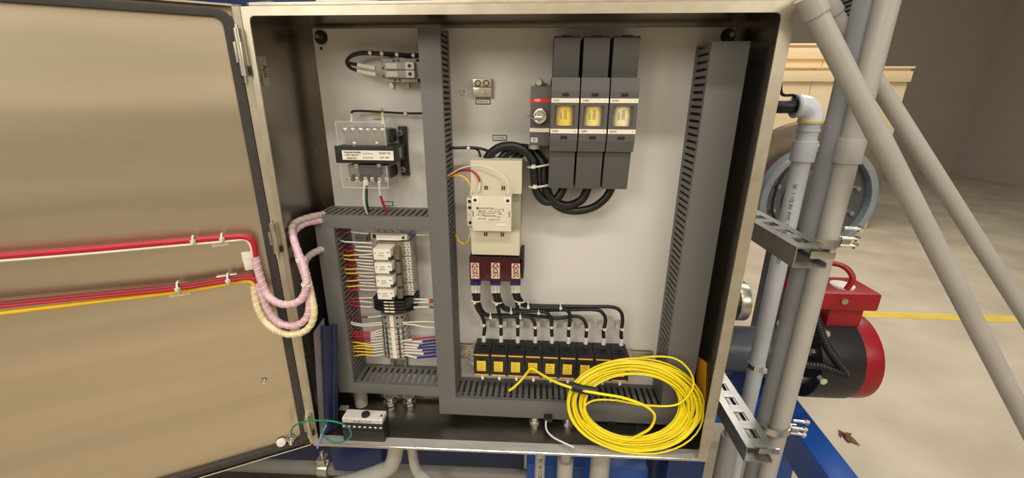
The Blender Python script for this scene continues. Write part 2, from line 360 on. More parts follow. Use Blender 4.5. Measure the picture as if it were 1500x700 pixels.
# ------------------------------------------------------------------ wire ducts
YF = 0.090
def duct(name, label, x0, x1, z0, z1, axis, gaps, pitch=0.0125, slot=0.0048, corner=False):
    """a slotted wire duct on the panel; axis 'x' or 'z' is its length; gaps = 'lo','hi' sides that carry slots"""
    t = thing(name, ((x0 + x1) / 2, PY0, z0), label, 'wire duct', 'grey slotted wire ducts')
    MB().box(x0 + 0.001, x1 - 0.001, PY0 - 0.003, PY0, z0 + 0.001, z1 - 0.001).build('base_plate', DUCTD, t)
    MB().box(x0 - 0.001, x1 + 0.001, YF - 0.003, YF, z0 - 0.001, z1 + 0.001).build('cover', DUCT, t, bevel=0.0015)
    w = 0.002; L0, L1 = (x0, x1) if axis == 'x' else (z0, z1); n = int((L1 - L0) / pitch)
    for side in gaps:
        if axis == 'x': a, b = (z0, z0 + w) if side == 'lo' else (z1 - w, z1)
        else: a, b = (x0, x0 + w) if side == 'lo' else (x1 - w, x1)
        rim = MB()
        if axis == 'x': rim.box(x0, x1, YF, YF + 0.009, a, b).box(x0, x1, PY0 - 0.014, PY0, a, b)
        else: rim.box(a, b, YF, YF + 0.009, z0, z1).box(a, b, PY0 - 0.014, PY0, z0, z1)
        sw = rim.build('slotted_wall', DUCT, t)
        me = None
        for i in range(n + 1):
            c0 = L0 + i * pitch; c1 = min(c0 + pitch - slot, L1)
            if c1 - c0 < 0.001: continue
            full = abs((c1 - c0) - (pitch - slot)) < 1e-6
            if me is None or not full:
                f = MB()
                if axis == 'x': f.box(c0, c1, YF + 0.009, PY0 - 0.014, a, b)
                else: f.box(a, b, YF + 0.009, PY0 - 0.014, c0, c1)
                mm = f.mesh('finger', DUCT, smooth=False)
                if full: me = mm; base = c0
                link('finger', mm, sw)
            else:
                ob = bpy.data.objects.new('finger', me); COL.objects.link(ob); ob.parent = sw
                w0 = Vector(me['o']) + (Vector((c0 - base, 0, 0)) if axis == 'x' else Vector((0, 0, c0 - base)))
                ob.location = w0 - WO[sw.name]; WO[ob.name] = w0
    return t
duct('wire_duct', 'tall grey wire duct dividing the panel, left of the contactor', -0.179, -0.138, -0.386, 0.444, 'z', ('lo', 'hi'), 0.0105, 0.0046)
duct('wire_duct', 'tall wide grey wire duct along the right cabinet wall above the coil', 0.360, 0.426, -0.384, 0.415, 'z', ('lo',), 0.0135, 0.0052)
duct('wire_duct', 'short level grey wire duct under the transformer', -0.432, -0.180, 0.046, 0.073, 'x', ('hi',), 0.0140, 0.0062)
duct('wire_duct', 'upright grey wire duct at far left beside relays and blue folder', -0.432, -0.392, -0.385, 0.0445, 'z', ('hi',), 0.0120, 0.0052)
duct('wire_duct', 'short level grey wire duct below the terminal strip', -0.391, -0.180, -0.384, -0.358, 'x', ('hi',), 0.0160, 0.0066)
duct('wire_duct', 'long level grey wire duct along the bottom below the black breakers', -0.179, 0.430, -0.436, -0.387, 'x', ('hi',), 0.0150, 0.0064)

# ------------------------------------------------------------------ upper left: two pole block on a rail piece
rl = thing('din_rail', (-0.262, PY0, 0.34), 'short bright metal rail holding the grey two pole block', 'rail')
x0, x1, z0, z1 = (-0.266, -0.2244, 0.335, 0.3976)
mb = MB().box(x0, x1, PY0 - 0.0015, PY0, z0, z1)
mb.box(x0, x0 + 0.006, PY0 - 0.009, PY0 - 0.0075, z0, z1).box(x1 - 0.006, x1, PY0 - 0.009, PY0 - 0.0075, z0, z1)
mb.box(x0 + 0.006, x0 + 0.0075, PY0 - 0.009, PY0, z0, z1).box(x1 - 0.0075, x1 - 0.006, PY0 - 0.009, PY0, z0, z1)
mb.build('rail_profile', RAIL, rl)
x0, x1, z0, z1 = (-0.2666, -0.1932, 0.3533, 0.3821)
blk = thing('power_terminal_block', (x0, 0.16, z0), 'grey two pole power terminal block at the upper left of the panel', 'terminal block')
zm = (z0 + z1) / 2
for (a, b) in ((zm + 0.0006, z1), (z0, zm - 0.0006)):
    pole = MB().box(x0 + 0.008, x1 - 0.022, 0.115, 0.163, a, b).build('pole_body', GREYPL, blk, bevel=0.001)
    MB().box(x0 + 0.012, x0 + 0.035, 0.1135, 0.1155, a + 0.002, b - 0.002).build('marker_plate', LGREY, pole, bevel=0.0005)
    for k in range(2): MB().box(x0 + 0.0015, x0 + 0.0085, 0.120, 0.150, a + 0.001 + k * (b - a) / 2, a - 0.001 + (k + 1) * (b - a) / 2).build('clamp', DARKMETAL if k == 0 else GREYPL, pole, bevel=0.0006)
    e = MB().box(x1 - 0.022, x1 - 0.004, 0.112, 0.160, a, b).build('screw_end', LGREY, pole, bevel=0.001)
    MB().cyl((x1 - 0.013, 0.1115, (a + b) / 2), (x1 - 0.013, 0.120, (a + b) / 2), 0.0036, 12).build('screw_hole', BLACK, pole)
    MB().box(x1 - 0.004, x1 + 0.010, 0.122, 0.160, a - 0.001, b + 0.001).build('side_lug', GREYPL, pole, bevel=0.001)
for (a, b) in ((z1, z1 + 0.007), (z0 - 0.008, z0)):
    ec = MB().box(x0 + 0.002, x1 - 0.002, 0.124, 0.165, a + 0.0004, b).build('end_clamp', GREYPL, blk, bevel=0.0012)
    for q in (0.35, 0.48): MB().cyl((x0 + (x1 - x0) * q, 0.1235, (a + b) / 2), (x0 + (x1 - x0) * q, 0.13, (a + b) / 2), 0.0026, 8).build('clamp_screw', BLACK, ec)
# its two leads
def lead(name, pts, r, m, label, cat='wire', group=None, sleeve=None, sr=1.25, ties=()):
    w = wire(pts, r).build(name, m, None, label=label, category=cat, group=group)
    if sleeve: wire(sleeve, r * sr).build('wire_marker', SLEEVE, w)
    return w
def tie(pos, axis, R, label, r=0.0013, head=(0, -1, 0)):
    t = MB().ring(pos, axis, R, r, 16, 6)
    h = Vector(pos) + Vector(head).normalized() * R
    t.box(h.x - 0.003, h.x + 0.003, h.y - 0.003, h.y + 0.002, h.z - 0.0025, h.z + 0.0025)
    return t.build('cable_tie', TIE, None, label=label, category='cable tie', group='nylon cable ties')
a = [(-0.1779, 0.135, 0.3963), (-0.225, 0.135, 0.3975), (-0.2666, 0.135, 0.4001), (-0.3085, 0.135, 0.4013), (-0.3317, 0.135, 0.395), (-0.3417, 0.135, 0.3822), (-0.3325, 0.133, 0.3808), (-0.3174, 0.13, 0.378)]
lead('black_lead', a, 0.0034, CABLEBLACK, 'upper black lead curling back into the grey two pole block', group='black leads to the two pole block', sleeve=[(-0.3174, 0.13, 0.378), (-0.2994, 0.13, 0.3749), (-0.2814, 0.13, 0.3723)])
a = [(-0.1796, 0.141, 0.3949), (-0.2269, 0.141, 0.3962), (-0.2688, 0.141, 0.3987), (-0.311, 0.141, 0.4), (-0.3374, 0.141, 0.3929), (-0.3439, 0.14, 0.3826), (-0.3365, 0.137, 0.3733), (-0.3199, 0.133, 0.3667)]
lead('black_lead', a, 0.0034, CABLEBLACK, 'lower black lead curling back into the grey two pole block', group='black leads to the two pole block', sleeve=[(-0.3199, 0.133, 0.3667), (-0.2993, 0.13, 0.3627), (-0.2812, 0.13, 0.3601)])
for i, c in enumerate(((-0.2897, 0.137, 0.4002), (-0.266, 0.137, 0.399), (-0.2354, 0.137, 0.3971), (-0.2021, 0.137, 0.3958))):
    tie(c, (1, 0, 0), 0.0065, 'cable tie on the black lead pair, %s from the left bend' % ['first', 'second', 'third', 'fourth'][i])

# ------------------------------------------------------------------ transformer
tr = thing('control_transformer', (-0.33, PY0, 0.15), 'dark control transformer with clear terminal covers and white rating label', 'transformer')
x0, x1, z0, z1 = (-0.3647, -0.2426, 0.1883, 0.2211)
core = MB().box(x0, x1, 0.085, 0.160, z0, z1).build('core', TRANSCORE, tr, bevel=0.001)
for k in range(9): pass
MB().box(x0, x1, 0.0835, 0.086, z0 - 0.001, z1 + 0.001).build('core_face', BLACK, core, bevel=0.0006)
lx0, lx1, lz0, lz1 = (-0.3498, -0.2429, 0.1941, 0.2133)
lb = MB().box(lx0, lx1, 0.0826, 0.0834, lz0, lz1).build('rating_label', WHITE, core, label='white printed rating label')
text(core, 'TRANSFORMER', 0.0052, (lx0 + 0.022, 0.0822, lz1 - 0.0042), INK)
text(core, '3 PH  500 VA', 0.005, (lx0 + 0.020, 0.0822, lz1 - 0.0095), INK)
text(core, '50/60 HZ', 0.005, (lx0 + 0.019, 0.0822, lz0 + 0.0035), INK)
text(core, 'H1 H2 H3 H4', 0.0038, (lx0 + 0.054, 0.0822, lz1 - 0.006), FADEDINK)
text(core, 'X1 X2 X3 X4', 0.0038, (lx0 + 0.054, 0.0822, lz0 + 0.005), FADEDINK)
text(core, 'CLASS 130', 0.0052, (lx1 - 0.018, 0.0822, lz1 - 0.0048), INK)
text(core, 'CAT 1497', 0.0046, (lx1 - 0.019, 0.0822, lz0 + 0.0055), INK)
MB().box(x1 - 0.001, x1 + 0.0008, 0.120, 0.132, z0 + 0.006, z1 - 0.006).build('side_plate', GREYPL, core)
bx0, bx1, bz0, bz1 = (-0.2561, -0.238, 0.1489, 0.2563)
br = MB().box(bx0, bx1, 0.164, PY0, bz0, bz1).build('mounting_foot', BLACK, tr, bevel=0.001)
for zz in (bz1 - 0.014, bz0 + 0.014):
    s_ = MB().cyl((bx1 - 0.013, 0.164, zz), (bx1 - 0.013, 0.160, zz), 0.0062, 14).build('foot_screw', ZINC, br)
    MB().box(bx1 - 0.017, bx1 - 0.009, 0.1594, 0.1602, zz - 0.0008, zz + 0.0008).box(bx1 - 0.0138, bx1 - 0.0122, 0.1594, 0.1602, zz - 0.004, zz + 0.004).build('screw_cross', BLACK, br)
def cover(px, label, up_):
    (cx0, cx1, cz0, cz1) = px; o = 0.0012; y0 = 0.092; y1 = 0.158
    c = MB()
    c.box(cx0, cx1, y0, y0 + o, cz0, cz1).box(cx0, cx0 + o, y0, y1, cz0, cz1).box(cx1 - o, cx1, y0, y1, cz0, cz1)
    c.box(cx0, cx1, y0, y1, cz1 - o, cz1) if up_ else c.box(cx0, cx1, y0, y1, cz0, cz0 + o)
    cv = c.build('clear_cover', CLEAR, tr, bevel=0.0004, label=label)
    z_ = cz1 if up_ else cz0
    for (p, q) in (((cx0, y0, cz0), (cx0, y0, cz1)), ((cx1, y0, cz0), (cx1, y0, cz1)), ((cx0, y0, z_), (cx1, y0, z_)), ((cx1, y0, z_), (cx1, y1, z_))):
        MB().tube([p, q], 0.0007, 6).build('cover_edge', mat('clear_edge', (232, 230, 222), 0.15, alpha=0.55), cv)
    return cv
up_px = (-0.3604, -0.2592, 0.2217, 0.2692); lo_px = (-0.3613, -0.2626, 0.134, 0.1827)
cover(up_px, 'upper clear terminal cover', True); cover(lo_px, 'lower clear terminal cover', False)
bb = (-0.351, -0.2637, 0.2216, 0.2551)
MB().box(bb[0], bb[1], 0.104, 0.155, bb[2], bb[3]).build('bobbin', BOBBIN, tr, bevel=0.002)
MB().box(bb[1] - 0.004, bb[1] + 0.006, 0.120, 0.160, bb[2] + 0.004, bb[3] - 0.002).build('winding', BLACK, tr, bevel=0.005)
bb2 = (-0.3543, -0.2673, 0.1489, 0.1794)
MB().box(bb2[0], bb2[1], 0.112, 0.155, bb2[2], bb2[3]).build('bobbin', BOBBIN, tr, bevel=0.002)
b3 = (-0.326, -0.2793, 0.1598, 0.1763)
MB().box(b3[0], b3[1], 0.099, 0.113, b3[2], b3[3]).build('fuse_clip', TRANSCORE, tr, bevel=0.003)
MB().box(bb2[1] - 0.004, bb2[1] + 0.006, 0.122, 0.160, bb2[2] + 0.002, bb2[3] - 0.004).build('winding', BLACK, tr, bevel=0.005)
def tscrew(c, w=0.0092):
    s = MB().box(c[0] - w / 2, c[0] + w / 2, c[1] - 0.001, c[1] + 0.010, c[2] - w / 2, c[2] + w / 2)
    s.cyl((c[0], c[1] - 0.001, c[2]), (c[0], c[1] - 0.0035, c[2]), w * 0.36, 12)
    return s.build('terminal_screw', CHROME, tr, bevel=0.0006)
for c in ((-0.3467, 0.104, 0.2511), (-0.3308, 0.104, 0.2513), (-0.3136, 0.104, 0.2514), (-0.2993, 0.104, 0.2509), (-0.2836, 0.104, 0.2511), (-0.2678, 0.104, 0.2512)): tscrew(c)
for c in ((-0.3299, 0.103, 0.2238), (-0.2822, 0.103, 0.2244), (-0.3319, 0.104, 0.1784), (-0.2833, 0.104, 0.1792)): tscrew(c, 0.0085)
for c in ((-0.3523, 0.106, 0.1502), (-0.3344, 0.106, 0.1505), (-0.3165, 0.106, 0.15), (-0.3016, 0.106, 0.1503), (-0.2853, 0.106, 0.1498), (-0.2705, 0.106, 0.1501)): tscrew(c)
for c in ((-0.3421, 0.104, 0.1536), (-0.3242, 0.104, 0.1539), (-0.3079, 0.104, 0.1535), (-0.2924, 0.104, 0.153)):
    MB().box(c[0] - 0.0015, c[0] + 0.0015, c[1] - 0.002, 0.12, c[2] - 0.008, c[2] + 0.006).build('barrier', BLACK, tr)
# transformer wires
lead('black_lead', [(-0.1884, 0.15, 0.2845), (-0.2236, 0.15, 0.2842), (-0.2604, 0.15, 0.2853), (-0.2972, 0.15, 0.2871), (-0.3268, 0.15, 0.2883), (-0.3463, 0.15, 0.2874), (-0.3477, 0.145, 0.282)], 0.0024, CABLEBLACK, 'thin black wire pair running above the transformer to the tall duct',
     sleeve=[(-0.3477, 0.145, 0.282), (-0.3465, 0.14, 0.2739), (-0.3448, 0.135, 0.2643)])
lead('white_lead', [(-0.2808, 0.145, 0.2853), (-0.2784, 0.14, 0.2758), (-0.2762, 0.13, 0.2611)], 0.0026, WWIRE, 'white sleeved wire dropping into the right of the transformer top')
pd = (-0.3115, -0.2895, 0.2716, 0.2949)
MB().box(pd[0], pd[1], 0.166, PY0, pd[2], pd[3]).build('tie_mount', mat('tan_pad', (206, 196, 160), 0.5), None, bevel=0.001, label='square tan adhesive mount above the transformer', category='tie mount')
tie((-0.231, 0.15, 0.2842), (1, 0, 0), 0.004, 'cable tie on the thin black wire above the transformer')
lead('white_lead', [(-0.3157, 0.1, 0.149), (-0.317, 0.1, 0.1372), (-0.3227, 0.105, 0.1167), (-0.3254, 0.11, 0.0958), (-0.3257, 0.12, 0.0716), (-0.3284, 0.13, 0.0529)], 0.0030, WWIRE, 'white wire from the transformer bottom into the level duct')
lead('green_lead', [(-0.3113, 0.1, 0.149), (-0.3118, 0.1, 0.1373), (-0.3161, 0.103, 0.1143), (-0.3187, 0.108, 0.0934), (-0.3212, 0.12, 0.0701), (-0.3237, 0.13, 0.053)], 0.0026, DKGREEN, 'dark green wire beside the white wire under the transformer',
     sleeve=[(-0.3111, 0.1, 0.1505), (-0.3113, 0.1, 0.1447), (-0.3116, 0.1, 0.1388)])
lead('red_lead', [(-0.2883, 0.11, 0.1178), (-0.2872, 0.115, 0.1), (-0.2837, 0.125, 0.0759), (-0.2796, 0.135, 0.0558)], 0.0028, REDWIRE, 'red wire from the transformer bottom into the level duct', sleeve=[(-0.2842, 0.1, 0.1466), (-0.2866, 0.105, 0.1323), (-0.2883, 0.11, 0.1148)])
tg = (-0.3065, -0.2832, 0.0756, 0.0865)
t_ = MB().box(tg[0], tg[1], 0.1705, PY0, tg[2], tg[3]).build('wire_tag', INK, None, label='small outlined paper tag on the panel under the transformer', category='tag')
MB().box(tg[0] + 0.0015, tg[1] - 0.0015, 0.170, 0.1706, tg[2] + 0.0015, tg[3] - 0.0015).build('tag_face', PANEL, t_)

# ------------------------------------------------------------------ relay and terminal rail, lower left
rl = thing('din_rail', (-0.265, PY0, -0.36), 'tall metal rail carrying the relays and thin terminal strip', 'rail')
r0 = (-0.3225, 0.165, -0.3668); r1 = (-0.2801, 0.165, -0.3647)
mb = MB().box(r0[0], r1[0], PY0 - 0.0015, PY0, -0.357, 0.035)
mb.box(r0[0], r0[0] + 0.006, PY0 - 0.009, PY0 - 0.0075, -0.357, 0.035).box(r1[0] - 0.006, r1[0], PY0 - 0.009, PY0 - 0.0075, -0.357, 0.035)
mb.box(r0[0] + 0.006, r0[0] + 0.0075, PY0 - 0.009, PY0, -0.357, 0.035).box(r1[0] - 0.0075, r1[0] - 0.006, PY0 - 0.009, PY0, -0.357, 0.035)
mb.build('rail_profile', RAIL, rl)
c = (-0.2982, 0.17, -0.3648)
MB().cyl((c[0], PY0 - 0.001, c[2]), (c[0], PY0 - 0.005, c[2]), 0.005, 12).build('rail_screw', CHROME, rl)
# grey bits above the first terminal
x0, x1, z0, z1 = (-0.3247, -0.2586, 0.0223, 0.0305)
ec = MB().box(x0, x1, 0.130, 0.165, z0, z1).build('end_stop', LGREY, None, bevel=0.001, label='pale end stop clipped at the top of the tall relay rail', category='end stop')
for q in (0.25, 0.5, 0.75): MB().cyl((x0 + (x1 - x0) * q, 0.1295, (z0 + z1) / 2), (x0 + (x1 - x0) * q, 0.134, (z0 + z1) / 2), 0.002, 8).build('clamp_screw', INK, ec)
x0, x1, z0, z1 = (-0.3741, -0.3476, -0.0066, 0.008)
v = MB()
for k in range(4): v.box(x0, x1, 0.150, 0.160, z0 + k * (z1 - z0) / 4, z0 + (k + 0.55) * (z1 - z0) / 4)
v.box(x0 - 0.001, x1 + 0.001, 0.160, PY0, z0 - 0.001, z1 + 0.001)
v.build('ribbed_block', GREYPL, None, label='small grey ribbed block left of the pale fuse terminal', category='block')
x0, x1, z0, z1 = (-0.3219, -0.236, 0.0116, 0.0254)
ft = thing('fuse_terminal', (x0, 0.165, z0), 'long pale hinged fuse terminal above the four relays', 'terminal')
MB().box(x0, x1, 0.118, 0.165, z0, z1).build('body', LGREY, ft, bevel=0.001)
MB().prism([(x0 + 0.012, 0.118), (x0 + 0.016, 0.108), (x1 - 0.022, 0.108), (x1 - 0.012, 0.112), (x1 - 0.002, 0.114), (x1 - 0.002, 0.118)], 'z', z0 + 0.001, z1 - 0.001).build('fuse_lever', WHITE, ft, bevel=0.0008)
MB().cyl((x1 - 0.010, 0.1105, (z0 + z1) / 2), (x1 - 0.010, 0.114, (z0 + z1) / 2), 0.003, 10).build('screw_hole', BLACK, ft)
MB().box(x0 + 0.004, x0 + 0.011, 0.1165, 0.119, z0 + 0.002, z1 - 0.002).build('clamp', DARKMETAL, ft)
# four relays
R_PX = [((-0.3071, -0.2681, -0.0255, 0.0007), (-0.2407, 0.13, -0.0135), (-0.2415, 0.13, -0.0473)), ((-0.3074, -0.2686, -0.0582, -0.0332), (-0.2432, 0.13, -0.049), (-0.2437, 0.13, -0.0783)),
        ((-0.3075, -0.2683, -0.0917, -0.0661), (-0.2457, 0.13, -0.0836), (-0.2462, 0.13, -0.1136)), ((-0.3068, -0.2685, -0.1225, -0.099), (-0.2483, 0.13, -0.119), (-0.2486, 0.13, -0.146))]
RW = sum(b[0][1] - b[0][0] for b in R_PX) / 4; RX = sum(b[0][0] for b in R_PX) / 4
for i, (b, pa, pb) in enumerate(R_PX):
    rt = thing('relay', (RX, 0.165, b[2]), 'white topped plug-in relay, %s of the four in the stack' % ORD[i], 'relay', 'plug in relays on the tall rail')
    h = b[3] - b[2]; zc = (b[2] + b[3]) / 2; pit = 0.0205 * 1.32
    sk = MB().box(RX - 0.004, RX + RW + 0.020, 0.120, 0.165, b[2] - 0.006, b[3] + 0.005)
    s_ = sk.build('relay_socket', RELAYBROWN, rt, bevel=0.001)
    body = MB().box(RX, RX + RW, 0.085, 0.121, b[2], b[3] - 0.0005).build('relay_body', WHITE, rt, bevel=0.001)
    MB().box(RX + RW - 0.006, RX + RW + 0.0004, 0.0845, 0.100, b[2] - 0.0003, b[2] + 0.007).build('test_tab', INK, body)
    MB().box(RX + RW - 0.008, RX + RW - 0.003, 0.0845, 0.086, zc + 0.003, zc + 0.006).build('indicator', GREYPL, body)
    MB().box(RX + 0.003, RX + 0.0055, 0.0845, 0.086, zc + 0.002, zc + 0.004).build('indicator', INK, body)
    text(body, '24V DC', 0.0038, (RX + RW * 0.45, 0.0846, zc - 0.003), FADEDINK)
    text(body, '6A 250V', 0.003, (RX + RW * 0.45, 0.0846, zc + 0.003), FADEDINK)
    MB().box(RX + RW + 0.0015, RX + RW + 0.014, 0.100, 0.121, b[2] - 0.005, b[3] - 0.004).build('retaining_clip', mat('smoky_clip', (120, 110, 92), 0.2, alpha=0.75), rt, bevel=0.003)
    st = MB().box(RX + RW + 0.0145, RX + RW + 0.0335, 0.122, 0.165, b[2] - 0.0058, b[3] + 0.0048).build('screw_strip', LGREY, rt, bevel=0.0008)
    for k in range(5):
        zz = b[2] - 0.002 + k * (h + 0.006) / 5
        for q in (0.019, 0.027): MB().cyl((RX + RW + q + (k % 2) * 0.002, 0.1215, zz), (RX + RW + q + (k % 2) * 0.002, 0.124, zz), 0.0016, 8).build('screw_hole', INK, st)
        MB().box(RX - 0.008, RX - 0.003, 0.118, 0.150, zz - 0.0012, zz + 0.0016).build('contact', GREYPL, s_)
# black fused terminals with ivory markers
for i, vy in enumerate((440, 445, 449.7, 454.3)):
    p0 = (-0.3344, 0.115, -0.1416); p1 = (-0.2338, 0.115, -0.1379)
    zc = ((-0.2814, 0.105, -0.1396), (-0.2821, 0.105, -0.1479), (-0.2828, 0.105, -0.1561), (-0.2835, 0.105, -0.1644))[i][2]
    hh = 0.0028
    bt = thing('black_terminal', (p0[0], 0.165, zc - hh), 'black terminal with two ivory markers, %s of four under the relays' % ORD[i], 'terminal', 'black terminals under the relays')
    MB().prism([(p0[0], 0.165), (p0[0], 0.122), (p0[0] + 0.010, 0.114), (p0[0] + 0.030, 0.106), (p1[0] - 0.030, 0.106), (p1[0] - 0.016, 0.110), (p1[0] - 0.004, 0.122), (p1[0], 0.165)], 'z', zc - hh, zc + hh).build('body', BLACK, bt, bevel=0.0006)
    for xx in (p0[0] + 0.032, p0[0] + 0.045): MB().box(xx, xx + 0.011, 0.1045, 0.107, zc - 0.0017, zc + 0.0017).build('marker', STRIP, bt)
    if i == 0:
        MB().prism([(p1[0] - 0.022, 0.112), (p1[0] - 0.012, 0.092), (p1[0] - 0.003, 0.090), (p1[0] - 0.001, 0.120)], 'z', zc - hh, zc + hh + 0.006).build('lever', BLACK, bt, bevel=0.001)
# two grey terminals, then the thin strip
TX0, TX1 = (-0.324, 0.125, -0.2396)[0], (-0.2656, 0.125, -0.2371)[0]
def thin(z0, z1, label, group, mm, big=False):
    t = thing('rail_terminal', (TX0, 0.165, z0), label, 'terminal', group)
    w = TX1 - TX0
    MB().prism([(TX0, 0.165), (TX0, 0.135), (TX0 + w * 0.12, 0.126), (TX0 + w * 0.36, 0.122), (TX1 - w * 0.36, 0.122), (TX1 - w * 0.12, 0.126), (TX1, 0.135), (TX1, 0.165)], 'z', z0 + 0.0002, z1 - 0.0002).build('body', mm, t)
    zc = (z0 + z1) / 2; r = min(0.0022, (z1 - z0) * 0.36)
    for q in (0.10, 0.24, 0.74, 0.90):
        yy = 0.1275 if q in (0.10, 0.90) else 0.1235
        MB().box(TX0 + w * q - 0.0024, TX0 + w * q + 0.0024, yy - 0.0015, yy + 0.004, zc - r, zc + r).build('clamp', DARKMETAL if q in (0.24, 0.74) else INK, t)
    MB().box(TX0 + w * 0.44, TX0 + w * 0.60, 0.1205, 0.1225, z0 + 0.0003, z1 - 0.0003).build('marker', STRIP, t)
za = [(-0.2917, 0.125, -0.1826)[2], (-0.2931, 0.125, -0.1985)[2], (-0.2945, 0.125, -0.2155)[2]]
for i in range(2): thin(za[i + 1], za[i], ['wider grey terminal touching the black terminals', 'wider grey terminal above the thin terminals, with two white wires'][i], 'wide grey terminals', GREYPL)
zt, zb = (-0.2947, 0.125, -0.2174)[2], (-0.3019, 0.125, -0.3031)[2]
NT = 12; ph = (zt - zb) / NT
for i in range(NT): thin(zt - (i + 1) * ph, zt - i * ph, 'thin grey rail terminal, %s from the top of the lower strip' % ORD[i], 'thin terminals on the rail', LGREY if i % 2 else GREYPL)
x0, x1, z0, z1 = (-0.3251, -0.2709, -0.311, -0.3076)
MB().box(x0, x1, 0.128, 0.165, z0, z1).build('end_stop', GREYPL, None, bevel=0.001, label='grey end stop closing the bottom of the thin terminals', category='end stop')

